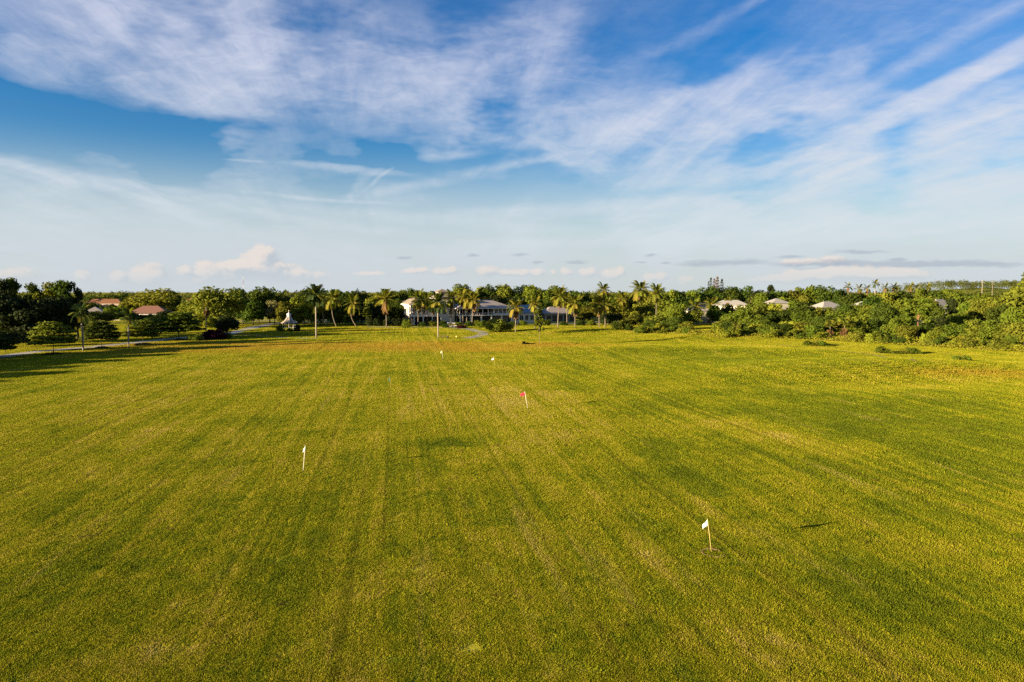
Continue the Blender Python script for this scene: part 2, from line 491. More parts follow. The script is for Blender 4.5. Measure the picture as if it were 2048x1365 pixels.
mat('roof_orange', (0.19, 0.085, 0.042), 0.85, 0.2, 0.16, 1.6, 0.2)
mat('glass', (0.03, 0.04, 0.05), 0.08, 0.6)
mat('shade_dark', (0.03, 0.026, 0.022), 0.9, 0.1)  # near-black colour standing in for shade under the floors and inside the porch
mat('stone', (0.24, 0.20, 0.16), 0.9, 0.1, 0.25, 2.0, 0.2)
mat('steel', (0.5, 0.5, 0.5), 0.5, 0.4, metal=0.6)
mat('pole_white', (0.78, 0.74, 0.62), 0.5, 0.4)
mat('pole_bamboo', (0.42, 0.32, 0.10), 0.6, 0.3)
mat('mast_red', (0.45, 0.12, 0.07), 0.6, 0.3)
mat('wood', (0.16, 0.10, 0.06), 0.8, 0.2, 0.2, 5.0)
mat('black', (0.02, 0.02, 0.02), 0.6, 0.3)
mat('pink', (0.62, 0.22, 0.26), 0.7, 0.2)
for nm, c in (('cloth_white', (0.8, 0.8, 0.8)), ('cloth_sky', (0.62, 0.76, 0.84)), ('cloth_red', (0.62, 0.02, 0.07)), ('cloth_teal', (0.012, 0.10, 0.09)), ('cloth_yellow', (0.75, 0.68, 0.38)), ('cloth_violet', (0.62, 0.56, 0.68))):
    mat(nm, c, 0.75, 0.15, trans=0.25, tcol=(1, 1, 1))

# turf colour, shared by the soil sheet and the blades: depends only on the place
tg = bpy.data.node_groups.new('turf_colour', 'ShaderNodeTree')
tg.interface.new_socket('Color', in_out='OUTPUT', socket_type='NodeSocketColor')
T = NT(tg)
tpos = T.n('ShaderNodeNewGeometry').outputs['Position']
pos = T.vmath('MULTIPLY', tpos, (1, 1, 0))
MOW = math.atan((790 - 1024) / F)                      # direction the mower runs in
mow = T.mapping(pos, rot=(0, 0, MOW))
big = T.noise(pos, 0.018, 3, 0.55, 0.4)
med = T.noise(pos, 0.11, 5, 0.6, 0.5)
sml = T.noise(pos, 1.1, 4, 0.65)
str1 = T.noise(T.mapping(mow, scale=(0.55, 0.012, 1)), 1.0, 4, 0.6)
str2 = T.noise(T.mapping(mow, scale=(2.0, 0.03, 1)), 1.0, 3, 0.6)
f = T.math('ADD', T.math('MULTIPLY', big, 0.30), T.math('MULTIPLY', med, 0.75))
mid = T.noise(pos, 0.42, 5, 0.65, 0.3)
f = T.math('ADD', f, T.math('MULTIPLY', mid, 0.50))
f = T.math('ADD', f, T.math('MULTIPLY', str1, 0.62))
f = T.math('ADD', f, T.math('MULTIPLY', str2, 0.55))
f = T.math('ADD', f, T.math('MULTIPLY', sml, 0.62))
def turf_blob(px, py, rx, ry, amp, ang=0):
    p = flat_pt(px, py); return (p.x, p.y, rx, ry, ang, amp)
shift = T.blobs(pos, [turf_blob(1750, 850, 55, 60, -.20), turf_blob(1500, 720, 70, 50, -.18), turf_blob(895, 886, 6.5, 4.2, -.26, 8), turf_blob(960, 935, 8, 5, -.12),
                      turf_blob(1130, 850, 18, 20, .12), turf_blob(1000, 800, 22, 20, .20), turf_blob(1500, 860, 9, 22, .30, 30), turf_blob(300, 820, 40, 35, .08), turf_blob(700, 1000, 14, 14, -.08), turf_blob(300, 1150, 14, 10, -.06),
                      turf_blob(1300, 960, 9, 9, -.08), turf_blob(1700, 1150, 12, 8, -.12)])
f = T.math('ADD', T.math('ADD', f, shift), 0.07)
ft = T.mapr(f, 1.42, 2.04, 0, 1, 'LINEAR')
rampn = T.n('ShaderNodeValToRGB'); T.l(ft, rampn.inputs[0])
cr = rampn.color_ramp
cr.elements[0].position = 0.0; cr.elements[0].color = (0.120, 0.150, 0.006, 1)
cr.elements[1].position = 1.0; cr.elements[1].color = (0.45, 0.36, 0.07, 1)
for q, c in ((0.28, (0.195, 0.218, 0.008)), (0.5, (0.285, 0.276, 0.010)), (0.74, (0.36, 0.315, 0.022))):
    e = cr.elements.new(q); e.color = (*c, 1)
# parched ground along the tees and two worn patches
dry = T.blobs(pos, [turf_blob(560, 692, 95, 28, 1.0), turf_blob(850, 693, 55, 26, 1.0), turf_blob(1000, 703, 30, 9, .55), turf_blob(1150, 693, 26, 14, 1.0), turf_blob(1990, 752, 26, 9, .7), turf_blob(750, 660, 26, 10, .45), turf_blob(300, 705, 40, 14, .5)])
dry = T.math('MULTIPLY', dry, T.mapr(T.noise(T.mapping(pos, scale=(0.06, 0.22, 1)), 1.0, 5, 0.6), 0.30, 0.60, 0.15, 1.0))
ct = T.mix(T.math('MINIMUM', T.math('MULTIPLY', dry, 0.95), 0.66), rampn.outputs[0], (0.40, 0.235, 0.028))
# wheel lines left by the mower
wl = T.mapr(T.noise(T.mapping(mow, scale=(0.9, 0.006, 1)), 1.0, 2, 0.5), 0.60, 0.66, 0, 1)
wl2 = T.mapr(T.noise(T.mapping(mow, loc=(31, 7, 0), scale=(3.2, 0.02, 1)), 1.0, 2, 0.5), 0.62, 0.70, 0, 1)
ct = T.mix(T.math('MULTIPLY', T.math('MAXIMUM', wl, wl2), T.mapr(mid, 0.36, 0.60, 0.05, 0.55)), ct, (0.13, 0.125, 0.01))
# bare scuffs and divots
scuff = T.mapr(T.noise(pos, 0.45, 5, 0.7), 0.61, 0.70, 0, 0.65)
ct = T.mix(scuff, ct, (0.14, 0.10, 0.024))
# straw-dry streaks along the mower's run
stw = T.mapr(T.noise(T.mapping(mow, loc=(11, 3, 0), scale=(0.38, 0.035, 1)), 1.0, 5, 0.65), 0.58, 0.72, 0, 0.55)
ct = T.mix(stw, ct, (0.42, 0.33, 0.075))
T.l(ct, T.n('NodeGroupOutput').inputs[0])

def turf_mat(name, blade):
    m = bpy.data.materials.new(name); m.use_nodes = True
    t = m.node_tree; t.nodes.clear(); N = NT(t)
    g = N.n('ShaderNodeGroup'); g.node_tree = tg
    c = g.outputs[0]
    out = N.n('ShaderNodeOutputMaterial')
    p = N.n('ShaderNodeBsdfPrincipled'); p.inputs['Roughness'].default_value = 0.8; p.inputs['Specular IOR Level'].default_value = 0.12
    if blade:
        oi = N.n('ShaderNodeNewGeometry')
        h = N.n('ShaderNodeHueSaturation'); N.l(c, h.inputs['Color'])
        N.l(N.mapr(oi.outputs['Random Per Island'], 0, 1, 0.72, 1.25, 'LINEAR'), h.inputs['Value'])
        c = h.outputs[0]
        N.l(c, p.inputs['Base Color'])
        tr = N.n('ShaderNodeBsdfTranslucent'); N.l(c, tr.inputs['Color'])
        mx = N.n('ShaderNodeMixShader'); mx.inputs[0].default_value = 0.38
        N.l(p.outputs[0], mx.inputs[1]); N.l(tr.outputs[0], mx.inputs[2]); N.l(mx.outputs[0], out.inputs[0])
    else:
        N.l(c, p.inputs['Base Color'])
        geo = N.n('ShaderNodeNewGeometry')
        nz = N.noise(geo.outputs['Position'], 5.0, 5, 0.7)
        b = N.n('ShaderNodeBump'); b.inputs['Strength'].default_value = 1.0; b.inputs['Distance'].default_value = 0.12
        N.l(nz, b.inputs['Height']); N.l(b.outputs[0], p.inputs['Normal'])
        N.l(p.outputs[0], out.inputs[0])
    MATS[name] = m
    return m
turf_mat('turf', False); turf_mat('blade', True)

# ------------------------------------------------------------------ ground sheet, roads and paths
ROADS = {
    'road': ([(-330, 752), (-160, 733), (0, 714), (110, 701), (200, 693), (300, 683), (379, 675.5), (430, 671), (468, 665.5), (500, 657.5), (530, 651), (558, 646.5), (610, 643), (680, 641.5)], 6.4, 'asphalt', 0.05),
    'cart_path': ([(452, 671.5), (500, 671), (560, 675), (632, 677.5)], 2.0, 'concrete', 0.045),
    'driveway': ([(735, 654), (790, 655.2), (850, 655), (905, 656.5), (940, 659), (960, 664), (966, 668.5), (955, 673), (932, 677)], 4.2, 'concrete', 0.055),
    'service_road': ([(1010, 648), (1060, 648.5), (1110, 648.5), (1160, 647), (1215, 643.5), (1262, 640)], 4.5, 'asphalt', 0.05),
    'far_lane': ([(470, 643), (530, 641.8), (600, 641), (690, 640)], 3.4, 'concrete', 0.05),
}
def spline(pts, step=2.0):
    P = [G(a, b) for a, b in pts]
    out = []
    for i in range(len(P) - 1):
        p0, p1, p2, p3 = P[max(i - 1, 0)], P[i], P[i + 1], P[min(i + 2, len(P) - 1)]
        n = max(2, int((p2 - p1).length / step))
        for k in range(n):
            t = k / n
            out.append(0.5 * ((2 * p1) + (p2 - p0) * t + (2 * p0 - 5 * p1 + 4 * p2 - p3) * t * t + (3 * p1 - p0 - 3 * p2 + p3) * t ** 3))
    out.append(P[-1]); return out
ROADPTS = {k: spline(v[0]) for k, v in ROADS.items()}
def grow(start, end, step0, ratio):
    xs = [start]; s = step0
    while xs[-1] < end:
        xs.append(xs[-1] + s); s *= ratio
    return xs
right = grow(180, 5500, 5, 1.32); left = [-q for q in grow(230, 5500, 5, 1.32)]
xs = np.array(sorted(left) + list(np.arange(-226, 178, 2.0)) + right)
ys = np.array([-400, -200, -100, -50, -20, 0, 10] + list(np.arange(16, 360, 2.0)) + grow(360, 9000, 5, 1.22))
X, Y = np.meshgrid(xs, ys)
Z = np.array([H(x, y) for x, y in zip(X.ravel(), Y.ravel())])
co = np.stack([X.ravel(), Y.ravel(), Z], 1).astype(np.float32)
nx, ny = len(xs), len(ys)
ii = np.arange(nx * ny).reshape(ny, nx)
fq = np.stack([ii[:-1, :-1].ravel(), ii[:-1, 1:].ravel(), ii[1:, 1:].ravel(), ii[1:, :-1].ravel()], 1)
lm = bpy.data.meshes.new('lawn')
lm.from_pydata(co.tolist(), [], fq.tolist())
lm.polygons.foreach_set('use_smooth', [True] * len(fq))
turf = np.ones(nx * ny, np.float32)
for k, pts in ROADPTS.items():
    w = ROADS[k][1] / 2 + 1.0
    P = np.array([(p.x, p.y) for p in pts])
    sel = (co[:, 0] > P[:, 0].min() - 8) & (co[:, 0] < P[:, 0].max() + 8) & (co[:, 1] > P[:, 1].min() - 8) & (co[:, 1] < P[:, 1].max() + 8)
    idx = np.where(sel)[0]
    d = np.sqrt(((co[idx, None, :2] - P[None]) ** 2).sum(2)).min(1)
    turf[idx[d < w]] = 0
def thin_track(P, w, val):
    P = np.array([(p.x, p.y) for p in P])
    idx = np.where((co[:, 0] > P[:, 0].min() - 4) & (co[:, 0] < P[:, 0].max() + 4) & (co[:, 1] > P[:, 1].min() - 4) & (co[:, 1] < P[:, 1].max() + 4))[0]
    d = np.sqrt(((co[idx, None, :2] - P[None]) ** 2).sum(2)).min(1)
    turf[idx[d < w]] = val
tr_pts = spline([(1560, 691), (1640, 698), (1700, 705), (1760, 713.5), (1832, 725)], 1.0)
thin_track(tr_pts, 1.5, 0.4)
at = lm.attributes.new('turf', 'FLOAT', 'POINT'); at.data.foreach_set('value', turf)
lm.update()
lawn = mesh_obj('lawn', lm, MATS['turf']); tag(lawn, kind='structure')
for k, pts in ROADPTS.items():
    w, mt, dz = ROADS[k][1] / 2, ROADS[k][2], ROADS[k][3]
    b = MB(); vs = []
    for i, p in enumerate(pts):
        t = (pts[min(i + 1, len(pts) - 1)] - pts[max(i - 1, 0)]); nrm = Vector((-t.y, t.x, 0)).normalized()
        for q in (-1, -0.33, 0.33, 1):
            s = p + nrm * w * q
            vs.append((s.x, s.y, H(s.x, s.y) + dz))
    b.add(vs, [(i * 4 + j, i * 4 + j + 1, i * 4 + j + 5, i * 4 + j + 4) for i in range(len(pts) - 1) for j in range(3)])
    tag(b.build(k, MATS[mt], smooth=True), kind='structure')
b = MB(); vs = []; rr = random.Random(5)
for i, p in enumerate(tr_pts):
    t = (tr_pts[min(i + 1, len(tr_pts) - 1)] - tr_pts[max(i - 1, 0)]); nrm = Vector((-t.y, t.x, 0)).normalized()
    w = 0.30 + 0.2 * rr.random()
    for q in (-w, w):
        s = p + nrm * q
        vs.append((s.x, s.y, H(s.x, s.y) + 0.10))
b.add(vs, [(i * 2, i * 2 + 1, i * 2 + 3, i * 2 + 2) for i in range(len(tr_pts) - 1)])
tag(b.build('worn_footpath', MATS['sand']), kind='structure')

# ------------------------------------------------------------------ mown grass: blades scattered over the sheet
rng = np.random.default_rng(11)
nb = 400
ang = rng.uniform(0, 2 * math.pi, nb); rad = 0.60 * np.sqrt(rng.uniform(0, 1, nb))
clx = rng.normal(0, 0.03, nb); cx_ = rad * np.cos(ang) + clx; cy_ = rad * np.sin(ang)
yaw = rng.uniform(0, 2 * math.pi, nb); hh = rng.uniform(0.02, 0.055, nb) * (0.7 + 0.6 * rng.random(nb)); ww = rng.uniform(0.012, 0.03, nb); lean = rng.uniform(0.0, 0.7, nb) * hh
v = []; fcs = []
for i in range(nb):
    tx, ty = math.cos(yaw[i]), math.sin(yaw[i])
    la = rng.uniform(0, 2 * math.pi)
    v += [(cx_[i] - tx * ww[i], cy_[i] - ty * ww[i], -0.01), (cx_[i] + tx * ww[i], cy_[i] + ty * ww[i], -0.01), (cx_[i] + lean[i] * math.cos(la), cy_[i] + lean[i] * math.sin(la), hh[i])]
    fcs.append((3 * i, 3 * i + 1, 3 * i + 2))
gm_ = bpy.data.meshes.new('grass'); gm_.from_pydata(v, [], fcs); gm_.materials.append(MATS['blade'])
grass = bpy.data.objects.new('grass', gm_); col.objects.link(grass)
tag(grass, 'short mown yellow green grass covering the driving range', 'grass', kind='stuff')
gt = bpy.data.node_groups.new('grass_scatter', 'GeometryNodeTree')
gt.interface.new_socket('Geometry', in_out='INPUT', socket_type='NodeSocketGeometry')
gt.interface.new_socket('Geometry', in_out='OUTPUT', socket_type='NodeSocketGeometry')
Q = NT(gt)
gin = Q.n('NodeGroupInput'); gout = Q.n('NodeGroupOutput')
oi = Q.n('GeometryNodeObjectInfo'); oi.inputs['Object'].default_value = lawn
pp = Q.n('GeometryNodeInputPosition').outputs[0]
sp = Q.n('ShaderNodeSeparateXYZ'); Q.l(pp, sp.inputs[0])
dist = Q.vmath('LENGTH', pp)
def inside(v, a, b):
    return Q.math('MULTIPLY', Q.math('GREATER_THAN', v, a), Q.math('LESS_THAN', v, b))
na = Q.n('GeometryNodeInputNamedAttribute', data_type='FLOAT'); na.inputs[0].default_value = 'turf'
region = Q.math('MULTIPLY', inside(sp.outputs[0], -215, 165), inside(sp.outputs[1], 16, 330))
region = Q.math('MULTIPLY', region, na.outputs[0])
k = Q.math('POWER', Q.math('DIVIDE', Q.math('MAXIMUM', dist, 28.0), 28.0), -1.45)
dens_f = Q.math('MULTIPLY', Q.math('MULTIPLY', k, 6.5), region)
dp = Q.n('GeometryNodeDistributePointsOnFaces', distribute_method='RANDOM')
Q.l(oi.outputs['Geometry'], dp.inputs['Mesh']); Q.l(dens_f, dp.inputs['Density']); dp.inputs['Seed'].default_value = 4
ip = Q.n('GeometryNodeInstanceOnPoints')
Q.l(dp.outputs['Points'], ip.inputs['Points']); Q.l(gin.outputs[0], ip.inputs['Instance'])
rv = Q.n('FunctionNodeRandomValue', data_type='FLOAT_VECTOR'); rv.inputs[0].default_value = (0, 0, 0); rv.inputs[1].default_value = (0, 0, 6.283)
Q.l(rv.outputs[0], ip.inputs['Rotation'])
sxy = Q.math('POWER', Q.math('DIVIDE', Q.math('MAXIMUM', dist, 28.0), 28.0), 0.72)
szz = Q.math('POWER', Q.math('DIVIDE', Q.math('MAXIMUM', dist, 28.0), 28.0), 0.33)
tuft = Q.n('ShaderNodeTexNoise'); Q.l(pp, tuft.inputs['Vector']); tuft.inputs['Scale'].default_value = 0.9; tuft.inputs['Detail'].default_value = 4; tuft.inputs['Roughness'].default_value = 0.7
szz = Q.math('MULTIPLY', szz, Q.mapr(tuft.outputs[0], 0.34, 0.68, 0.35, 2.1, 'LINEAR'))
cs = Q.n('ShaderNodeCombineXYZ'); Q.l(sxy, cs.inputs[0]); Q.l(sxy, cs.inputs[1]); Q.l(szz, cs.inputs[2])
Q.l(cs.outputs[0], ip.inputs['Scale'])
Q.l(ip.outputs[0], gout.inputs[0])
md = grass.modifiers.new('scatter', 'NODES'); md.node_group = gt

# ------------------------------------------------------------------ plant prototypes (meshes are shared between plants)
def sphere_pts(rng, n):
    p = rng.normal(0, 1, (n, 3)); return p / np.linalg.norm(p, axis=1, keepdims=True)
def crown_from_lobes(name, lobes, rng, per, leaf, inner=0.25, jit=0.7, up=0.15):
    """lobes: (x,y,z,rx,ry,rz); leaves on the shell and a few inside"""
    P = []; Nn = []; S = []
    vol = sum((l[3] * l[4] + l[3] * l[5]) for l in lobes)
    for l in lobes:
        n = max(12, int(per * (l[3] * l[4] + l[3] * l[5]) / vol))
        d = sphere_pts(rng, n)
        k = np.where(rng.random(n) < inner, rng.uniform(0.35, 0.8, n), rng.uniform(0.82, 1.10, n))[:, None]
        rr_ = np.array(l[3:6])
        wob = 1 + 0.22 * np.sin(d[:, :1] * 5 + l[0] * 40) * np.cos(d[:, 1:2] * 6 + l[1] * 31)
        P.append(np.array(l[:3]) + d * rr_ * k * wob)
        q = d / rr_; q /= np.linalg.norm(q, axis=1, keepdims=True); q[:, 2] += up
        Nn.append(q); S.append(leaf * rng.uniform(0.6, 1.45, n))
    P = np.concatenate(P); Nn = np.concatenate(Nn); S = np.concatenate(S)
    keep = P[:, 2] > 0.01
    return soup(name, P[keep], Nn[keep], S[keep], rng, 0.62, jit)

def proto_round(seed, n=3600, leaf=0.040, flat=1.0):
    rng = np.random.default_rng(seed)
    L = [(0, 0, 0.46, 0.30, 0.30, 0.34 * flat)]
    for i in range(20):
        th = rng.uniform(0, 2 * math.pi); r = rng.uniform(0.16, 0.37); z = rng.uniform(0.18, 0.84) if r < 0.3 else rng.uniform(0.16, 0.62)
        s = rng.uniform(0.11, 0.20)
        L.append((r * math.cos(th), r * math.sin(th), z, s * 1.1, s * 1.1, s * 0.9))
    return crown_from_lobes('crown', L, rng, n, leaf)
def proto_tall(seed):
    rng = np.random.default_rng(seed); L = []
    for i in range(30):
        th = rng.uniform(0, 2 * math.pi); z = rng.uniform(0.05, 0.93); r = rng.uniform(0.03, 0.36) * (1.1 - 0.5 * z)
        s = rng.uniform(0.09, 0.17)
        L.append((r * math.cos(th), r * math.sin(th), z, s * 1.2, s * 1.2, s * 0.62))
    return crown_from_lobes('crown', L, rng, 4200, 0.032, 0.4)
def proto_umbrella(seed):
    rng = np.random.default_rng(seed); L = []
    for tier, (z, r0, k) in enumerate(((0.14, 0.40, 9), (0.34, 0.42, 10), (0.54, 0.36, 8), (0.72, 0.26, 6), (0.88, 0.13, 3))):
        for i in range(k):
            th = 2 * math.pi * (i + rng.uniform(-.3, .3)) / k + tier; r = r0 * rng.uniform(0.55, 1.0)
            L.append((r * math.cos(th), r * math.sin(th), z + rng.uniform(-.03, .03), 0.16, 0.16, 0.075))
        L.append((0, 0, z, r0 * 0.6, r0 * 0.6, 0.07))
    return crown_from_lobes('crown', L, rng, 6000, 0.036, 0.3, 0.6, 0.3)
def proto_pine(seed):
    rng = np.random.default_rng(seed); L = []
    for i in range(24):
        th = rng.uniform(0, 2 * math.pi); z = rng.uniform(0.05, 0.92); r = (0.10 + 0.36 * (1 - abs(z - 0.45))) * rng.uniform(0.5, 1.0)
        L.append((r * math.cos(th), r * math.sin(th), z, 0.11, 0.11, 0.055))
    return crown_from_lobes('crown', L, rng, 3600, 0.040, 0.5)
def proto_cone(seed):
    rng = np.random.default_rng(seed); L = []
    for i in range(12):
        z = 0.06 + 0.078 * i; r = 0.40 * (1 - (i / 13.0)) ** 0.8
        for k in range(5):
            th = 2 * math.pi * k / 5 + i * 0.6
            L.append((r * 0.6 * math.cos(th), r * 0.6 * math.sin(th), z, r * 0.55 + 0.02, r * 0.55 + 0.02, 0.032))
    return crown_from_lobes('crown', L, rng, 1500, 0.026, 0.4)
def proto_shrub(seed, n=1900):
    rng = np.random.default_rng(seed); L = [(0, 0, 0.30, 0.34, 0.34, 0.36)]
    for i in range(13):
        th = rng.uniform(0, 2 * math.pi); r = rng.uniform(0.1, 0.36); s = rng.uniform(0.11, 0.20)
        L.append((r * math.cos(th), r * math.sin(th), rng.uniform(0.1, 0.75) * (1.15 - r), s, s, s * 1.1))
    return crown_from_lobes('foliage', L, rng, n, 0.045, 0.25, 0.8)
def proto_weeds(seed):
    rng = np.random.default_rng(seed); n = 900
    P = np.zeros((n, 3)); a = rng.uniform(0, 6.283, n); r = np.sqrt(rng.random(n)) * 0.5
    hump = 0.35 + 0.65 * np.abs(np.sin(a * 2 + seed)) 
    P[:, 0] = r * np.cos(a); P[:, 1] = r * np.sin(a); P[:, 2] = rng.random(n) ** 0.7 * hump * (1 - (2 * r) ** 2 * 0.75)
    return soup('foliage', P, np.tile([0, 0, 0.5], (n, 1)) + sphere_pts(rng, n) * 0.6, 0.045 * rng.uniform(0.6, 1.5, n), rng, 0.4, 0.8)
def proto_trunk(seed, lean=0.0):
    r = random.Random(seed); b = MB()
    b.tube([(0, 0, -0.02), (0.01, 0, 0.15), (lean * 0.3, 0.01, 0.45), (lean, 0, 0.8), (lean * 1.2, 0, 1.0)], [0.055, 0.040, 0.032, 0.022, 0.010], 7)
    for i in range(5):
        th = i * 1.26 + r.random(); z = r.uniform(0.42, 0.75); q = r.uniform(0.12, 0.2)
        b.tube([(lean * z, 0, z - 0.03), (lean * z + q * 0.5 * math.cos(th), q * 0.5 * math.sin(th), z + 0.08), (lean * z + q * math.cos(th), q * math.sin(th), z + 0.2)], [0.018, 0.013, 0.005], 5)
    return b.mesh('trunk', True)

PR = {'round': [proto_round(s) for s in (1, 2, 3, 4, 5)], 'big': [proto_round(s, 6500, 0.031) for s in (21, 22, 23)], 'wide': [proto_round(s, 4600, 0.036, 0.9) for s in (31, 32)],
      'tall': [proto_tall(s) for s in (6, 7, 8)], 'umbrella': [proto_umbrella(s) for s in (9, 10, 11)], 'pine': [proto_pine(12), proto_pine(13)], 'cone': [proto_cone(14), proto_cone(15)],
      'shrub': [proto_shrub(s) for s in (16, 17, 18, 19)], 'weeds': [proto_weeds(20), proto_weeds(24), proto_weeds(27)]}
TRUNKS = [proto_trunk(s, l) for s, l in ((1, 0), (2, 0.05), (3, -0.05))]
prnd = random.Random(77)

def tree(kind, base, height, width, leaf, label, group=None, bark='bark_dark', name='tree', trunk_frac=0.3, cat='tree', thin=None):
    t = thing(name, label, cat, base, prnd.uniform(0, 6.28), group)
    tk = mesh_obj('trunk', prnd.choice(TRUNKS), MATS[bark], t)
    th = height * (trunk_frac + 0.5 * (1 - trunk_frac))
    tw = min(0.8, 0.25 + height / 24) * (height * 0.5) * (thin or 1.0)
    tk.scale = (tw, tw, th)
    c = mesh_obj('crown', prnd.choice(PR[kind]), MATS[leaf], t)
    c.location = (0, 0, height * trunk_frac)
    c.scale = (width, width, height * (1 - trunk_frac) / 0.97)
    c.rotation_euler = (0, 0, prnd.uniform(0, 6.28))
    return t
def shrub(base, height, width, leaf, label, group=None, name='shrub', kind='shrub', depth=None):
    t = thing(name, label, 'shrub', base, 0, group)
    c = mesh_obj('foliage', prnd.choice(PR[kind]), MATS[leaf], t)
    c.location = (0, 0, -0.05)
    c.scale = (width, depth or width, height)
    if depth is None: c.rotation_euler = (0, 0, prnd.uniform(0, 6.28))
    s = MB()
    for k in range(4):
        a = k * 1.57 + 0.4
        s.tube([(0.02 * width * math.cos(a), 0.02 * width * math.sin(a), -0.1), (0.16 * width * math.cos(a), 0.16 * width * math.sin(a), 0.5 * height)], [0.03 + 0.01 * height, 0.015], 5)
    s.build('stem', MATS['bark_dark'], t)
    return t

# ---- palms
def frond_mesh(droop, seed, curl=0.0, n=21):
    r = random.Random(seed); b = MB()
    pts = []
    for i in range(9):
        t = i / 8
        x = t * (1 - 0.25 * droop * t); z = 0.28 * t - droop * t * t
        pts.append(Vector((x, curl * t * t, z)))
    b.tube(pts, [0.014 * (1 - 0.8 * i / 8) + 0.002 for i in range(9)], 4)
    def at(t):
        k = min(int(t * 8), 7); q = t * 8 - k
        return pts[k].lerp(pts[k + 1], q)
    for i in range(n):
        t = 0.16 + 0.84 * (i + 0.5) / n
        L = 0.30 * math.sin(math.pi * min(1, 0.18 + 0.82 * (1 - t))) ** 0.8 + 0.05
        p = at(t); p2 = at(min(1, t + 0.05))
        for sd in (-1, 1):
            l = L * r.uniform(0.85, 1.1); dz = -0.35 - 0.3 * r.random()
            tip = p + Vector((l * 0.55, sd * l * 0.8, dz * l))
            mid = p + Vector((l * 0.3, sd * l * 0.5, dz * l * 0.28))
            w = p2 - p
            b.add([p, p2, mid + w * 0.8, tip, mid], [(0, 1, 2, 4), (4, 2, 3)])
    return b.mesh('frond')
FR = [frond_mesh(d, s, c) for d, s, c in ((0.30, 1, 0.05), (0.48, 2, -0.08), (0.66, 3, 0.1), (0.85, 4, -0.04))]
def fan_mesh(seed):
    r = random.Random(seed); b = MB()
    b.tube([(0, 0, 0), (0.3, 0, 0.04), (0.55, 0, 0.02)], 0.012, 4)
    c = Vector((0.52, 0, 0.02))
    for i in range(13):
        a = (i - 6) / 6 * 1.9
        d = Vector((math.cos(a), math.sin(a), -0.25 * abs(a) / 1.9 - 0.08)); e = Vector((-d.y, d.x, 0)).normalized() * 0.05
        l = 0.48 * r.uniform(0.9, 1.05)
        b.add([c, c + d * l * 0.6 + e, c + d * l + Vector((0, 0, -0.07)), c + d * l * 0.6 - e], [(0, 1, 2, 3)])
    return b.mesh('frond')
FAN = [fan_mesh(1), fan_mesh(2)]
def palm(label, px, py_base, px_top, py_top, crown_px, kind='coconut', group='palms on the clubhouse lawn', D=None, nf=25, bend=0.0, name='palm_tree', yellow=0.4, dead=1):
    """py_top: top of the crown; crown_px: crown width in the photo"""
    r = random.Random(int(px * 7 + py_top))
    base = G(px, py_base) if D is None else base_at(px, D)
    D = base.y
    top = AT(px_top, py_top, D)
    fl = crown_px / F * D * (0.54 if kind == 'coconut' else 0.58)
    t = thing(name, label, 'palm tree', base, 0, group)
    off = top - base
    hz = off.z - fl * (0.42 if kind != 'fan' else 0.5)
    hx = off.x
    tr = (0.12 + hz * 0.005) * (0.8 if kind == 'royal' else 0.95)
    b = MB(); pts = []; rad = []
    N_ = 11
    for i in range(N_):
        q = i / (N_ - 1)
        lat = hx * (q ** (1.6 if bend == 0 else 0.9)) + bend * math.sin(math.pi * q)
        pts.append((lat, 0.15 * math.sin(q * 2), hz * q - 0.08 * (1 - q)))
        if kind == 'royal': rad.append(tr * (1.5 - 0.15 * q + 0.25 * math.sin(math.pi * q)) if q < 0.97 else tr * 1.1)
        else: rad.append(tr * (1.25 - 0.45 * q) * (1.35 if i == 0 else 1) * (1 + 0.06 * (i % 2)))
    b.tube(pts, rad, 8)
    b.build('trunk', MATS['bark_royal' if kind == 'royal' else 'bark_palm'], t, True)
    c = Vector(pts[-1])
    if kind == 'royal':
        s = MB(); s.tube([c, c + Vector((0, 0, fl * 0.16)), c + Vector((0, 0, fl * 0.30))], [tr * 1.35, tr * 1.15, tr * 0.6], 8)
        s.build('crownshaft', MATS['crownshaft'], t, True); c = c + Vector((0, 0, fl * 0.26))
    for i in range(nf):
        q = i / (nf - 1)
        f_ = mesh_obj('frond', r.choice(FAN) if kind == 'fan' else FR[min(3, int(q * 3.2 + r.uniform(0, 0.9)))], None, t)
        el_ = R(80 - (112 if kind != 'royal' else 92) * q + r.uniform(-8, 8))
        yaw_ = i * 2.399 + r.uniform(-.25, .25)
        m = 'frond_dark' if kind == 'royal' and r.random() < 0.6 else ('frond_yellow' if r.random() < yellow * (0.4 + q) else 'frond_green')
        if kind != 'royal' and i >= nf - dead: m = 'frond_dead'; el_ = R(-48 - 14 * r.random())
        if kind == 'fan' and q > 0.62: m = 'frond_dead'; el_ = R(-62 - 15 * r.random())
        if len(f_.data.materials) == 0: f_.data.materials.append(None)
        f_.material_slots[0].link = 'OBJECT'; f_.material_slots[0].material = MATS[m]
        f_.location = c + Vector((0, 0, -fl * 0.05 * q - (fl * 0.5 * max(0, q - 0.62) * 2.2 if kind == 'fan' else 0)))
        f_.rotation_euler = Matrix.Rotation(yaw_, 3, 'Z').__matmul__(Matrix.Rotation(-el_ + R(10), 3, 'Y')).to_euler()
        s = fl * r.uniform(0.85, 1.1); f_.scale = (s, s, s)
    if kind == 'coconut':
        s = MB()
        for k in range(5):
            a = k * 1.3; p = c + Vector((0.28 * math.cos(a), 0.28 * math.sin(a), -0.35))
            s.lathe([(0.01, p.z - 0.14), (0.11, p.z - 0.06), (0.12, p.z + 0.04), (0.01, p.z + 0.14)], 6, c=(p.x, p.y))
        s.build('coconut_cluster', MATS['frond_yellow'], t, True)
    return t

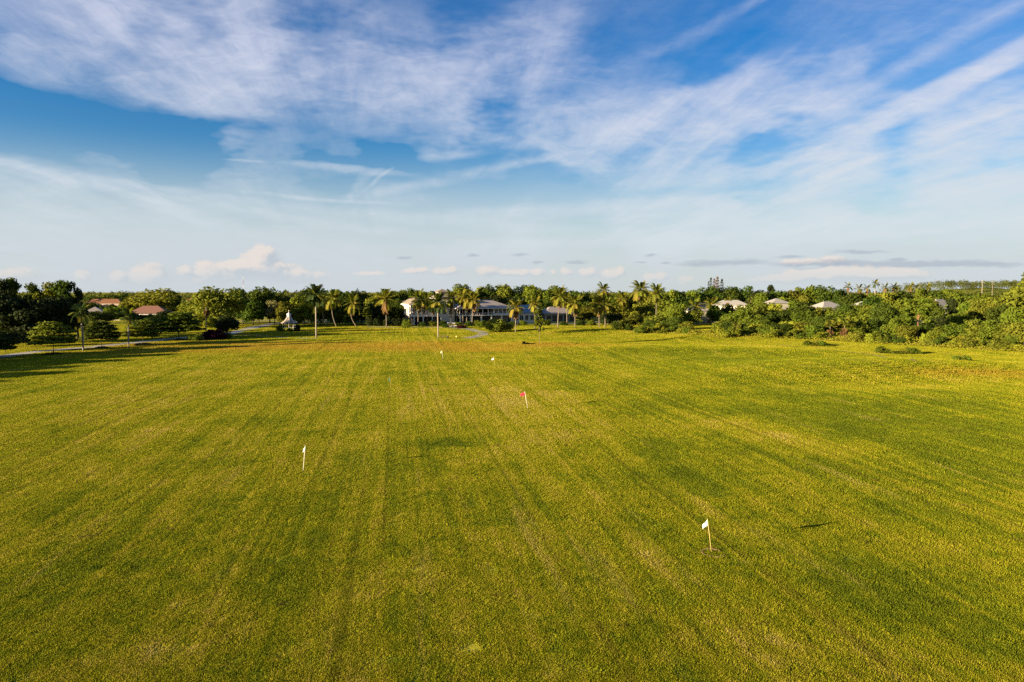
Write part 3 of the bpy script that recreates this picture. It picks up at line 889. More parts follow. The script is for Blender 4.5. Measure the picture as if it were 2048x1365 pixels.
# ------------------------------------------------------------------ buildings
def hip(b, x0, x1, y0, y1, z, h, o=0.6, th=0.22, gable=False):
    x0 -= o; x1 += o; y0 -= o; y1 += o
    w, d = x1 - x0, y1 - y0
    ins = 0 if gable else min(w, d) / 2
    if w >= d:
        r0 = (x0 + ins, (y0 + y1) / 2, z + th + h); r1 = (x1 - ins, (y0 + y1) / 2, z + th + h)
    else:
        r0 = ((x0 + x1) / 2, y0 + ins, z + th + h); r1 = ((x0 + x1) / 2, y1 - ins, z + th + h)
    vs = [(x0, y0, z), (x1, y0, z), (x1, y1, z), (x0, y1, z), (x0, y0, z + th), (x1, y0, z + th), (x1, y1, z + th), (x0, y1, z + th), r0, r1]
    fs = [(3, 2, 1, 0), (0, 1, 5, 4), (1, 2, 6, 5), (2, 3, 7, 6), (3, 0, 4, 7)]
    if w >= d: fs += [(4, 5, 9, 8), (6, 7, 8, 9), (5, 6, 9), (7, 4, 8)]
    else: fs += [(5, 6, 9, 8), (7, 4, 8, 9), (4, 5, 8), (6, 7, 9)]
    return b.add(vs, fs)
def window(parent, x0, x1, z0, z1, y, axis='x', n=-1, frame='trim_white', fw=0.12):
    """window on a wall lying along x (at y) or along y (at x=y); n: side the wall faces"""
    f_ = MB(); g = MB()
    def bx(m, a0, a1, c0, c1, d0, d1):
        lo, hi = sorted((y + n * d0, y + n * d1))
        if axis == 'x': m.box((a0, lo, c0), (a1, hi, c1))
        else: m.box((lo, a0, c0), (hi, a1, c1))
    bx(f_, x0, x0 + fw, z0, z1, 0.003, 0.11); bx(f_, x1 - fw, x1, z0, z1, 0.003, 0.11)
    bx(f_, x0 + fw, x1 - fw, z0, z0 + fw, 0.003, 0.11); bx(f_, x0 + fw, x1 - fw, z1 - fw, z1, 0.003, 0.11)
    bx(f_, (x0 + x1) / 2 - 0.04, (x0 + x1) / 2 + 0.04, z0 + fw, z1 - fw, 0.003, 0.09)
    w = f_.build('window', MATS[frame], parent)
    bx(g, x0 + fw, x1 - fw, z0 + fw, z1 - fw, 0.004, 0.05)
    g.build('pane', MATS['glass'], w)
    return w

def house(name, label, px0, px1, D, eave_y, ridge_y, wall, roof, depth=11, rz=0.0, gable=False, group='houses among the trees', cat='house'):
    c = AT((px0 + px1) / 2, HOR, D)
    w = (px1 - px0) / F * D
    e = CAM_H + ray(0, eave_y).z / ray(0, eave_y).y * D
    r = CAM_H + ray(0, ridge_y).z / ray(0, ridge_y).y * D
    t = thing(name, label, cat, (c.x, D, H(c.x, D)), rz, group)
    x0, x1 = -w / 2 + 0.6, w / 2 - 0.6
    b = MB(); b.box((x0, 0, -0.3), (x1, depth, e + 0.05)); b.build('wall', MATS[wall], t)
    hip(MB(), 0, 0, 0, 0, 0, 0)
    b = MB(); hip(b, x0, x1, 0, depth, e + 0.052, max(0.6, r - e), 0.6, 0.2, gable); b.build('roof', MATS[roof], t)
    n = max(2, int(w / 4))
    for k in range(n):
        xc = x0 + (k + 0.5) * (x1 - x0) / n
        for z0 in ([0.9, 3.7] if e > 5.5 else [0.9]):
            if k == n // 2 and z0 < 1: continue
            window(t, xc - 0.7, xc + 0.7, z0, z0 + 1.4, 0, 'x', -1)
    xc = x0 + (n // 2 + 0.5) * (x1 - x0) / n
    d = MB(); d.box((xc - 0.55, -0.07, 0), (xc + 0.55, -0.003, 2.15)); dd = d.build('door', MATS['wood'], t)
    h = MB(); h.box((xc + 0.38, -0.13, 1.0), (xc + 0.46, -0.071, 1.08)); h.build('handle', MATS['steel'], dd)
    for k, a in enumerate((2.5, depth - 2.5)):
        window(t, a - 0.7, a + 0.7, 0.9, 2.3, x0, 'y', -1)
    return t
house('house', 'salmon tiled hip roof house with white wall, left of the big shade tree', 256, 331, 400, 627, 613, 'wall_white', 'roof_salmon', 13, R(12))
house('house', 'long orange tiled roof far behind the dark trees on the left', 165, 242, 560, 607, 599, 'wall_pink', 'roof_orange', 10)
house('house', 'small orange tiled roof peeking out above the round clipped tree', 373, 398, 520, 601, 592.5, 'wall_cream', 'roof_orange', 11, R(20))
house('house', 'low grey roofed house beside the tall dark trees on the left', 168, 202, 380, 625, 615, 'wall_white', 'roof_grey', 10, R(20))
house('house', 'white hip roof house directly below the group of conical pines', 1429, 1500, 430, 612, 601.5, 'wall_white', 'roof_white', 12, R(-8))
house('house', 'pale roof half hidden by trees, between the two larger white roofs', 1543, 1583, 430, 607, 598, 'wall_cream', 'roof_white', 11, R(10))
house('house', 'bright white sloping roof above the thicket left of the tall pine', 1640, 1700, 400, 617, 604.5, 'wall_white', 'roof_white', 12, R(18))
house('house', 'small white roof behind the flat topped tree right of the bright sloping roof', 1724, 1752, 400, 612, 604.5, 'wall_white', 'roof_white', 9, R(15))
house('house', 'white house behind the tall pine, seen between dark branches', 1866, 1932, 345, 619, 600, 'wall_white', 'roof_white', 10, R(25))
house('house', 'cream house with rust coloured porch behind the leaning palms', 1378, 1446, 340, 622, 607, 'wall_cream', 'roof_white', 10, R(12))
w0 = G(199, 641); w1 = G(238, 641)
gw = thing('garden_wall', 'low white garden wall between the dark trees and the salmon roof', 'wall', (w0.x, w0.y, 0))
b = MB(); b.box((0, 0, -0.2), (w1.x - w0.x, 0.3, 2.5)); b.build('panel', MATS['wall_white'], gw)
b = MB(); b.box((-0.1, -0.08, 2.503), (w1.x - w0.x + 0.1, 0.38, 2.65)); b.build('coping', MATS['trim_white'], gw)

# ---- clubhouse
PHI = R(24)
CP = base_at(821, 324)
ch = thing('clubhouse', 'white clubhouse with tan hip roofs, square cupola and raised porch', 'building', (CP.x, CP.y, 0), PHI)
CS = 1.05
ch.scale = (CS, CS, CS)
def cbox(name, m, a, b_, parent=None):
    q = MB(); q.box(a, b_); return q.build(name, MATS[m], parent or ch)
# left wing
cbox('wall', 'wall_white', (0, 0, 4.3), (12, 20, 9.15)); cbox('base', 'stone', (0.4, 0.4, -0.4), (11.8, 19.6, 4.3))
b = MB(); hip(b, 0, 12, 0, 20, 9.155, 3.4, 0.9); b.build('roof', MATS['roof_tan'], ch)
cbox('fascia', 'trim_white', (-0.94, -0.94, 9.05), (-0.905, 20.94, 9.4)); cbox('fascia', 'trim_white', (-0.9, -0.94, 9.05), (12.9, -0.905, 9.4))
for k in range(6):
    y0 = 1.2 + k * 3.2
    window(ch, y0, y0 + 1.5, 5.0, 8.3, 0, 'y', -1)
for k in range(3):
    x0 = 0.9 + k * 2.2
    window(ch, x0, x0 + 1.6, 4.6, 8.2, 0, 'x', -1)
# deck in front of the wing
dk = cbox('deck', 'trim_white', (-0.5, -5, 3.9), (13.5, -0.02, 4.28))
for k in range(4): cbox('column', 'trim_white', (0.0 + k * 4.2, -4.8, -0.3), (0.5 + k * 4.2, -4.3, 3.897))
for k in range(14): cbox('railing_post', 'trim_white', (-0.4 + k * 1.05, -4.95, 4.283), (-0.32 + k * 1.05, -4.87, 5.25))
cbox('railing', 'trim_white', (-0.5, -4.97, 5.253), (13.5, -4.85, 5.34))
cbox('undercroft_shade', 'shade_dark', (0.6, -2.5, -0.3), (13, 0.35, 3.85))  # solid dark block painted in for the shade beneath the deck
# tower
cbox('tower_wall', 'wall_white', (12.05, 1.5, -0.3), (21.5, 11, 12.4))
b = MB(); hip(b, 12.05, 21.5, 1.5, 11, 12.405, 2.0, 0.9); b.build('tower_roof', MATS['roof_tan'], ch)
cu = cbox('cupola', 'wall_cream', (14.4, 3.9, 13.1), (19.2, 8.7, 14.75))
b = MB(); hip(b, 14.4, 19.2, 3.9, 8.7, 14.755, 1.5, 0.75, 0.15); b.build('cupola_roof', MATS['roof_tan'], cu)
for k in range(3): window(cu, 4.3 + k * 1.4, 5.3 + k * 1.4, 13.75, 14.6, 14.4, 'y', -1, 'trim_white', 0.08)
for k in range(3): window(cu, 14.8 + k * 1.4, 15.8 + k * 1.4, 13.75, 14.6, 3.9, 'x', -1, 'trim_white', 0.08)
for k in range(3): window(ch, 12.9 + k * 2.9, 14.6 + k * 2.9, 8.4, 10.4, 1.5, 'x', -1)
for k in range(3): window(ch, 12.9 + k * 2.9, 14.6 + k * 2.9, 4.6, 7.2, 1.5, 'x', -1)
# porch wing
cbox('base', 'stone', (22.2, 2.0, -0.4), (49, 13, 4.1)); cbox('undercroft_shade', 'shade_dark', (23, -1.3, -0.3), (40, 1.98, 3.75))  # the near-black block is painted shade beneath the porch floor
cbox('porch_floor', 'trim_white', (22, -2.2, 3.8), (50, 2.0, 4.2))
cbox('back_wall', 'shade_dark', (22.5, 3.2, 4.205), (39.5, 13, 7.2)); cbox('end_wall', 'wall_white', (22.2, -0.6, 4.21), (22.45, 13, 7.3))  # back wall coloured near-black to stand for the shaded porch interior
cbox('sunroom_wall', 'wall_white', (40, -1.6, 4.21), (48.8, 13, 7.2))
for k in range(4): window(ch, 40.4 + k * 2.1, 42.1 + k * 2.1, 4.7, 6.9, -1.6, 'x', -1)
for k in range(7): cbox('column', 'trim_white', (22.6 + k * 2.85, -1.9, 4.205), (23.0 + k * 2.85, -1.5, 7.2))
for k in range(6): cbox('pier', 'trim_white', (22.8 + k * 5.2, -2.0, -0.4), (23.4 + k * 5.2, -1.4, 3.797))
cbox('railing', 'trim_white', (22.3, -2.1, 5.05), (40, -2.0, 5.15))
for k in range(18): cbox('railing_post', 'trim_white', (22.4 + k * 1.0, -2.09, 4.205), (22.48 + k * 1.0, -2.01, 5.048))
b = MB(); hip(b, 22.2, 49, -2.2, 13, 7.205, 3.7, 1.1); b.build('porch_roof', MATS['roof_grey'], ch)
cbox('fascia', 'trim_white', (21.0, -3.34, 7.1), (50.2, -3.305, 7.42)); cbox('fascia', 'trim_white', (21.06, -3.3, 7.1), (21.095, 14, 7.42))
# low wing with the blue roof
cbox('wall', 'wall_white', (51, 1.0, -0.3), (66, 15, 4.6))
b = MB()
b.add([(50.3, -0.2, 4.62), (66.7, -0.2, 4.62), (66.7, 9, 8.2), (50.3, 9, 8.2), (50.3, -0.2, 4.85), (66.7, -0.2, 4.85), (66.7, 9, 8.45), (50.3, 9, 8.45), (50.3, 16, 4.62), (66.7, 16, 4.62), (50.3, 16, 4.85), (66.7, 16, 4.85)],
      [(0, 3, 2, 1), (4, 5, 6, 7), (0, 1, 5, 4), (7, 6, 11, 10), (3, 8, 9, 2), (8, 10, 11, 9), (0, 4, 7, 3), (1, 2, 6, 5), (3, 7, 10, 8), (2, 9, 11, 6)])
b.build('blue_roof', MATS['roof_blue'], ch)
b = MB(); b.add([(50.2, -0.25, 4.45), (50.2, 9, 8.1), (50.2, 9, 8.6), (50.2, -0.25, 4.95), (50.295, -0.25, 4.45), (50.295, 9, 8.1), (50.295, 9, 8.6), (50.295, -0.25, 4.95)],
                [(0, 3, 2, 1), (4, 5, 6, 7), (0, 1, 5, 4), (2, 3, 7, 6), (0, 4, 7, 3), (1, 2, 6, 5)])
b.build('rake_board', MATS['trim_white'], ch)
b = MB(); b.add([(51, 1, 4.6), (51, 15, 4.6), (51, 9, 8.0), (51.2, 1, 4.6), (51.2, 15, 4.6), (51.2, 9, 8.0)], [(0, 2, 1), (3, 4, 5), (0, 3, 5, 2), (1, 2, 5, 4), (0, 1, 4, 3)]); b.build('gable', MATS['wall_white'], ch)
for k in range(5): window(ch, 51.8 + k * 2.8, 53.9 + k * 2.8, 1.0, 3.6, 1.0, 'x', -1)
an = thing('annex', 'low annex with grey hip roof and dark walls behind the palms', 'building', (CP.x + CS * (69 * math.cos(PHI) - 2 * math.sin(PHI)), CP.y + CS * (69 * math.sin(PHI) + 2 * math.cos(PHI)), 0), PHI)
cbox('wall', 'wall_cream', (0, 0, -0.3), (18, 11, 4.2), an)
b = MB(); hip(b, 0, 18, 0, 11, 4.205, 3.4, 1.0); b.build('roof', MATS['roof_grey'], an)
for k in range(5): window(an, 0.8 + k * 3.4, 3.4 + k * 3.4, 0.3, 3.4, 0, 'x', -1, 'wood')
# tables under the porch
for k, lx in enumerate((30.6, 32.4, 34.2, 36.0)):
    p = Vector((CP.x + CS * (lx * math.cos(PHI) + 0.6 * math.sin(PHI)), CP.y + CS * (lx * math.sin(PHI) - 0.6 * math.cos(PHI)), 4.2 * CS))
    t = thing('porch_table', 'round pink clothed table on the porch, %s from the left' % ('first', 'second', 'third', 'fourth')[k], 'table', p, 0, 'tables on the clubhouse porch')
    b = MB(); b.lathe([(0.02, 0.76), (0.55, 0.76), (0.56, 0.74), (0.6, 0.35), (0.54, 0.35), (0.5, 0.7), (0.02, 0.7)], 14); b.build('tablecloth', MATS['pink'], t, True)
    b = MB(); b.lathe([(0.22, 0.0), (0.22, 0.04), (0.05, 0.08), (0.05, 0.7)], 10); b.build('pedestal', MATS['black'], t)

# ---- gazebo
gp0 = base_at(576.5, 282)
gz = thing('gazebo', 'octagonal garden gazebo with flared shingle roof and white cupola', 'gazebo', gp0, R(22.5))
b = MB(); b.lathe([(2.75, -0.3), (2.75, 0.25), (0.01, 0.25)], 8); b.build('floor', MATS['concrete'], gz)
for k in range(8):
    a = k * math.pi / 4; x, y = 2.5 * math.cos(a), 2.5 * math.sin(a)
    b = MB(); b.box((x - 0.09, y - 0.09, 0.25), (x + 0.09, y + 0.09, 2.9)); b.build('post', MATS['trim_white'], gz)
    a2 = (k + 1) * math.pi / 4
    if k != 5:
        b = MB(); b.tube([(x, y, 1.1), (2.5 * math.cos(a2), 2.5 * math.sin(a2), 1.1)], 0.05, 4); b.build('rail', MATS['trim_white'], gz)
prof = [(3.25, 2.88), (3.25, 3.0), (2.2, 3.65), (1.35, 4.5), (0.75, 5.55)]
b = MB(); b.lathe(prof + [(0.01, 5.56)], 8); b.lathe([(3.2, 2.88), (0.02, 2.89)], 8); rf = b.build('roof', MATS['roof_tan'], gz)
for k in range(8):
    a = k * math.pi / 4
    b = MB(); b.tube([((r + 0.02) * math.cos(a), (r + 0.02) * math.sin(a), z + 0.02) for r, z in prof[1:]], 0.09, 4); b.build('hip_rib', MATS['trim_white'], rf)
b = MB(); b.lathe([(0.72, 5.5), (0.72, 6.5), (0.01, 6.5)], 8); cpl = b.build('cupola', MATS['trim_white'], gz)
b = MB(); b.lathe([(0.95, 6.5), (0.95, 6.58), (0.4, 7.0), (0.08, 7.3), (0.05, 7.9), (0.14, 8.0), (0.14, 8.12), (0.01, 8.25)], 8); b.build('finial', MATS['trim_white'], cpl)

# ---- golf carts by the clubhouse
def cart(label, px, py, rz):
    t = thing('golf_cart', label, 'golf cart', G(px, py), rz, 'golf carts by the clubhouse')
    b = MB(); b.box((-1.15, -0.58, 0.28), (1.15, 0.58, 0.5)); b.box((-1.15, -0.56, 0.5), (-0.35, 0.56, 0.85)); b.add([(0.75, -0.55, 0.5), (1.2, -0.5, 0.5), (1.2, 0.5, 0.5), (0.75, 0.55, 0.5), (0.72, -0.55, 0.98), (0.95, -0.5, 0.9), (0.95, 0.5, 0.9), (0.72, 0.55, 0.98)], [(0, 1, 5, 4), (1, 2, 6, 5), (2, 3, 7, 6), (3, 0, 4, 7), (4, 5, 6, 7)])
    b.build('body', MATS['trim_white'], t)
    b = MB(); b.box((-0.35, -0.52, 0.5), (0.15, 0.52, 0.78)); b.box((-0.45, -0.52, 0.86), (-0.33, 0.52, 1.25)); b.build('seat', MATS['wood'], t)
    b = MB(); b.box((-1.05, -0.62, 1.88), (0.95, 0.62, 1.98)); b.build('canopy', MATS['trim_white'], t)
    for x0, x1, y in ((-1.0, -0.9, -0.55), (-1.0, -0.9, 0.55), (0.85, 0.7, -0.53), (0.85, 0.7, 0.53)):
        b = MB(); b.tube([(x0, y, 0.5), (x1, y, 1.88)], 0.03, 5); b.build('canopy_post', MATS['black'], t)
    for x in (-0.8, 0.8):
        for y in (-0.52, 0.52):
            b = MB(); b.tube([(x, y - 0.11, 0.25), (x, y + 0.11, 0.25)], 0.25, 12); w = b.build('wheel', MATS['black'], t)
            b = MB(); b.tube([(x, y - 0.115, 0.25), (x, y + 0.115, 0.25)], 0.12, 10); b.build('rim', MATS['steel'], w)
cart('white golf cart parked beneath the palm in front of the clubhouse', 900, 655, R(20))
cart('white golf cart parked right of the other cart near the round hedge', 909, 655.5, R(75))

# ---- bench, bins and a small sign on the practice tee
bp = G(886, 677)
bn = thing('bench', 'low wooden bench right of the tall pale palm trunk', 'bench', bp, R(4))
for k in range(3):
    q = MB(); q.box((-0.9, -0.22 + k * 0.15, 0.44), (0.9, -0.10 + k * 0.15, 0.48)); q.build('seat_slat', MATS['wood'], bn)
for k in range(2):
    q = MB(); q.box((-0.9, 0.26, 0.62 + k * 0.16), (0.9, 0.30, 0.74 + k * 0.16)); q.build('back_slat', MATS['wood'], bn)
for x in (-0.75, 0.7):
    q = MB(); q.box((x, -0.22, 0), (x + 0.06, 0.22, 0.438)); q.box((x, 0.225, 0), (x + 0.06, 0.258, 0.92)); q.build('leg', MATS['black'], bn)
for k, (px, lab) in enumerate(((895.5, 'dark litter bin standing just right of the wooden bench'),)):
    t = thing('litter_bin', lab, 'bin', G(px, 677.5))
    q = MB(); q.lathe([(0.24, 0), (0.29, 0.85), (0.01, 0.85)], 12); q.build('body', MATS['black'], t, False)
    q = MB(); q.lathe([(0.31, 0.852), (0.31, 0.92), (0.2, 1.0), (0.01, 1.02)], 12); q.build('lid', MATS['wood'], t)
t = thing('tee_marker', 'small yellow upright board on the practice tee right of the bin', 'marker', G(912.5, 676.5), R(-20))
q = MB(); q.box((-0.22, -0.03, 0.25), (0.22, 0.03, 0.75)); q.build('panel', MATS['pole_bamboo'], t)
for x in (-0.2, 0.15):
    q = MB(); q.box((x, -0.028, -0.1), (x + 0.05, 0.028, 0.248)); q.build('leg', MATS['wood'], t)

# ------------------------------------------------------------------ target flags
def flag(label, bx, by, tx, ty, cloth, pole, w=0.52, hgt=0.42, droop=0.55, seed=1):
    base = G(bx, by); top = AT(tx, ty, base.y) 
    t = thing('target_flag', label, 'flag', base, 0, 'target flags on the range')
    d = top - base
    b = MB(); b.tube([(0, 0, -0.15), d * 0.5, d], [0.026, 0.024, 0.020], 8); b.build('pole', MATS[pole], t, True)
    b = MB(); b.lathe([(0.005, d.z + 0.05), (0.03, d.z + 0.03), (0.034, d.z), (0.02, d.z - 0.03)], 8, c=(d.x, d.y)); b.build('cap', MATS[pole], t, True)
    ax = d.normalized(); r = random.Random(seed); NX, NZ = 7, 6
    b = MB(); vs = []
    for side in (0.006, -0.006):
        for i in range(NX):
            u = i / (NX - 1)
            for j in range(NZ):
                v_ = j / (NZ - 1)
                s = -hgt * v_ * (1 - 0.25 * u)
                x = (-w * u * math.cos(droop) - 0.03 * v_ * u) * 1.15
                z = -w * u * math.sin(droop)
                y = 0.05 * math.sin(u * 6.5 + v_ * 1.6 + seed) * (0.25 + u) + 0.62 * u * w + side
                p = d + ax * (s - 0.02) + Vector((x - 0.02, y, z))
                vs.append(p)
    n = NX * NZ; fs = []
    for i in range(NX - 1):
        for j in range(NZ - 1):
            a, c, e, g = i * NZ + j, (i + 1) * NZ + j, (i + 1) * NZ + j + 1, i * NZ + j + 1
            fs += [(a, c, e, g), (a + n, g + n, e + n, c + n)]
    edge = [i * NZ for i in range(NX)] + [(NX - 1) * NZ + j for j in range(1, NZ)] + [i * NZ + NZ - 1 for i in range(NX - 2, -1, -1)] + [j for j in range(NZ - 2, 0, -1)]
    for k in range(len(edge)):
        a, c = edge[k], edge[(k + 1) % len(edge)]
        fs.append((a, a + n, c + n, c))
    b.add(vs, fs); b.build('cloth', MATS[cloth], t, True)
    q = MB(); q.lathe([(0.02, 0.01), (0.07, 0.03), (0.09, 0.008), (0.10, -0.04)], 10); q.build('cup', MATS['soil'], t)
    return t
flag('white flag hanging on a pale pole at the left of the range', 606, 942, 610.5, 893, 'cloth_white', 'pole_white', 0.46, 0.34, 1.05, 1)
flag('pale blue white flag on a bamboo pole nearest the camera', 1423.5, 1105, 1415, 1039.5, 'cloth_sky', 'pole_bamboo', 0.46, 0.34, 1.2, 2)
flag('red flag on a leaning white pole in mid range', 1055.5, 818, 1049.5, 784.5, 'cloth_red', 'pole_white', 0.58, 0.42, 0.55, 3)
flag('small dark teal flag left of the red flag', 781.5, 776, 779.5, 754, 'cloth_teal', 'pole_bamboo', 0.42, 0.55, 1.1, 4)
flag('small cream yellow flag farthest up the range', 886.5, 719.5, 883.5, 701.5, 'cloth_yellow', 'pole_white', 0.45, 0.5, 1.0, 5)
flag('small pale violet flag far up the range, right of the cream one', 990, 735, 987.5, 715.5, 'cloth_violet', 'pole_bamboo', 0.5, 0.42, 0.7, 6)
# scuffed ring of bare soil round the nearest flag
rc = G(1426, 1107); b = MB(); rr = random.Random(3); vs = []; fs = []
n = 30
for k in range(n + 1):
    a = 0.5 + 2 * math.pi * k / n * 0.86; r0 = 0.58 + rr.uniform(-.05, .05); r1 = r0 + rr.uniform(0.07, 0.16)
    for r_, z in ((r0, 0.01), ((r0 + r1) / 2, 0.075), (r1, 0.015)):
        x, y = rc.x + r_ * math.cos(a), rc.y + r_ * math.sin(a)
        vs.append((x, y, H(x, y) + z))
for k in range(n):
    for j in range(2): fs.append((k * 3 + j, k * 3 + j + 1, k * 3 + j + 4, k * 3 + j + 3))
b.add(vs, fs); tag(b.build('bare_soil_ring', MATS['soil'], smooth=True), kind='structure')

# ------------------------------------------------------------------ masts and poles
mp = base_at(487, 780)
m_ = thing('radio_mast', 'thin red and white lattice radio mast far away on the left', 'mast', mp)
hm = AT(487, 553.5, 780).z
for s in range(7):
    z0, z1 = hm * s / 7, hm * (s + 1) / 7
    b = MB()
    for k in range(3):
        a = k * 2.094; b.tube([(0.4 * math.cos(a), 0.4 * math.sin(a), z0), (0.4 * math.cos(a), 0.4 * math.sin(a), z1)], 0.05, 4)
        for j in range(4):
            a2 = a + 2.094; zz = z0 + (z1 - z0) * j / 4
            b.tube([(0.4 * math.cos(a), 0.4 * math.sin(a), zz), (0.4 * math.cos(a2), 0.4 * math.sin(a2), zz + (z1 - z0) / 4)], 0.03, 3)
    b.build('mast_section', MATS['mast_red' if s % 2 else 'trim_white'], m_)
for px, top, lab in ((1964, 560.5, 'pale concrete utility pole with crossarms above the right treetops'), (1984.5, 563, 'thinner utility pole right of the concrete one')):
    p = base_at(px, 480); h = AT(px, top, 480).z
    t = thing('utility_pole', lab, 'pole', p, R(15), 'utility poles at the right')
    b = MB(); b.tube([(0, 0, -0.3), (0, 0, h)], [0.30 if px < 1970 else 0.16, 0.20 if px < 1970 else 0.1], 8); b.build('pole', MATS['bark_royal'], t)
    for z in (h - 0.7, h - 2.3):
        b = MB(); b.box((-1.4, -0.38, z), (1.4, -0.24, z + 0.18)); ca = b.build('crossarm', MATS['bark_royal'], t)
        for x in (-1.25, 0.0, 1.25):
            b = MB(); b.lathe([(0.07, z + 0.183), (0.10, z + 0.28), (0.06, z + 0.42), (0.01, z + 0.43)], 6, c=(x, -0.31)); b.build('insulator', MATS['steel'], ca)

# ------------------------------------------------------------------ palms
P_ = palm
P_('tall royal palm with smooth pale trunk standing alone on the left lawn', 632.5, 677, 631, 587, 44, 'royal')
P_('royal palm with pale trunk on the tee beside the bench', 876.5, 677, 875, 602, 40, 'royal')
P_('coconut palm with trunk curving at its foot, first right of the tall royal palm', 673.5, 654.5, 666, 589, 40, bend=-1.2)
P_('leaning thin coconut palm behind the tall royal palm', 653, 652.5, 643, 598, 34, bend=-0.6)
P_('coconut palm with strongly curved trunk on open lawn left of the clubhouse', 714, 654.5, 706, 598, 42, bend=-1.8)
P_('stout coconut palm with skirt of dead fronds left of the clubhouse', 773, 655.5, 771, 588, 48, yellow=0.7, dead=5)
P_('coconut palm in front of the white wing of the clubhouse', 836, 653, 838, 590, 40, yellow=0.35)
P_('coconut palm close behind the deck palm, left of the cupola', 854.5, 651, 854, 592, 36, yellow=0.55)
P_('small slanting palm between the deck and the royal palm by the bench', 870, 652, 866, 606, 28, nf=12)
P_('coconut palm directly right of the clubhouse tower', 902, 650, 902.5, 589, 36, yellow=0.35)
P_('yellowing coconut palm before the porch, leftmost of three close together', 926, 652, 925, 588, 34, yellow=0.9, dead=4)
P_('coconut palm before the porch, middle one of three close together', 933, 652, 936, 590, 36, yellow=0.6)
P_('coconut palm before the porch, rightmost of three close together', 944, 653, 948, 592, 38, yellow=0.8, dead=3)
P_('short coconut palm with long drooping yellow fronds before the blue roof', 1031, 665.5, 1032, 606, 38, yellow=0.7, dead=3)
P_('coconut palm with yellow fronds beside the right end of the blue roof', 1070, 659, 1070, 601, 32, yellow=0.9)
P_('leaning coconut palm before the grey annex roof', 1115.5, 657, 1120, 583, 42, yellow=0.6)
P_('coconut palm partly behind the leaning palm at the annex', 1134, 650, 1133, 592, 32, yellow=0.4)
P_('coconut palm with yellow fronds on the lawn crest right of the annex', 1150, 655, 1150.5, 598, 42, yellow=0.7)
P_('coconut palm on the lawn crest, left one of a close pair', 1198.5, 656, 1197, 599, 42, yellow=0.7)
P_('very tall slender palm on the lawn crest, right one of a close pair', 1210.5, 655.5, 1207, 574, 32, yellow=0.4)
P_('shorter palm with dense fronds just behind the close pair', 1216, 650, 1213, 602, 34, yellow=0.5)
P_('small yellow palm with curved trunk left of the tallest coconut palm', 1253, 645, 1245, 592, 34, bend=-1.0, yellow=0.9, dead=4)
P_('tallest coconut palm with straight pale trunk right of the close pair', 1278.5, 650, 1281, 569.5, 44, yellow=0.45)
P_('dark palm rising from the trees right of the tallest coconut palm', 1313, 0, 1313.5, 578, 38, D=300, yellow=0.1)
P_('leaning palm in the clearing, left one of three near the cream house', 1397, 651, 1391, 607, 36, bend=-0.8)
P_('slim palm in the clearing, middle one of three near the cream house', 1407, 645, 1408, 608, 28, yellow=0.6)
P_('leaning palm in the clearing, right one of three near the cream house', 1417, 647, 1423, 603, 36, bend=0.5, yellow=0.7, dead=3)
P_('slender feathery palm among the shade trees, leftmost by the road', 166.5, 703, 161, 622, 42, 'royal', 'palms along the road', nf=14)
P_('feathery palm by the road between the second and third shade trees', 257, 694, 256, 632, 38, 'royal', 'palms along the road', nf=14)
P_('fan palm with brown skirt of dead leaves beside the plum coloured shrub', 412, 679, 412, 606, 26, 'fan', 'palms along the road', nf=26)
P_('small fan palm above the hip roof house, right end', 1501, 0, 1501.5, 597, 15, 'fan', 'fan palms', D=400, nf=18)
P_('small fan palm before the ridge of the hip roof house, left end', 1456, 0, 1456, 597, 17, 'fan', 'fan palms', D=390, nf=18)
P_('fan palm cluster with orange dead leaves at the thicket foot, left of the tall pine', 1690, 677, 1690, 640, 34, 'fan', 'fan palms', nf=26)
P_('fan palm with orange dead leaves at the thicket edge, leftmost of a pair', 1662, 676, 1661, 645, 26, 'fan', 'fan palms', nf=22)
P_('low fan palm at the thicket edge under the hip roof house', 1474, 672, 1474, 648, 22, 'fan', 'fan palms', nf=18)
P_('royal palm with white trunk standing out on the right skyline', 1751, 0, 1751, 566.5, 18, 'royal', 'royal palms on the right skyline', D=452, nf=14)
ordn = ['first', 'second', 'third', 'fourth', 'fifth', 'sixth', 'seventh', 'eighth', 'ninth', 'tenth', 'eleventh', 'twelfth', 'thirteenth', 'fourteenth', 'fifteenth', 'sixteenth', 'seventeenth', 'eighteenth', 'nineteenth', 'twentieth']
for k, (px, top) in enumerate(((1697, 569), (1719, 573), (1735, 573), (1771, 571), (1788, 570), (1822, 570), (1834, 572), (1856, 571))):
    P_('palm crown on the right skyline, %s from the left of the dark ones' % ordn[k], px, 0, px, top, 20, 'coconut', 'royal palms on the right skyline', D=462, nf=13)

# ------------------------------------------------------------------ single trees and shrubs
def T_(label, px, top, wpx, D, kind, leaf, group=None, base=None, **k):
    b_ = G(*base) if base else base_at(px, D)
    h = AT(px, top, b_.y).z - b_.z
    return tree(kind, b_, h, wpx / F * b_.y * 1.06, leaf, label, group, **k)
SH = 'shade trees along the road'
T_('layered shade tree by the road, first of four from the left', 107, 643, 84, 0, 'umbrella', 'leaf_mid', SH, (107, 707), trunk_frac=0.26)
T_('layered shade tree by the road, second of four from the left', 203, 642, 74, 0, 'umbrella', 'leaf_dark', SH, (203, 694), trunk_frac=0.26)
T_('layered shade tree by the road, third of four from the left', 286, 640, 64, 0, 'umbrella', 'leaf_mid', SH, (286, 688), trunk_frac=0.26)
T_('layered shade tree by the road, fourth and widest of four', 357, 625, 92, 0, 'umbrella', 'leaf_mid', SH, (358, 679), trunk_frac=0.26)
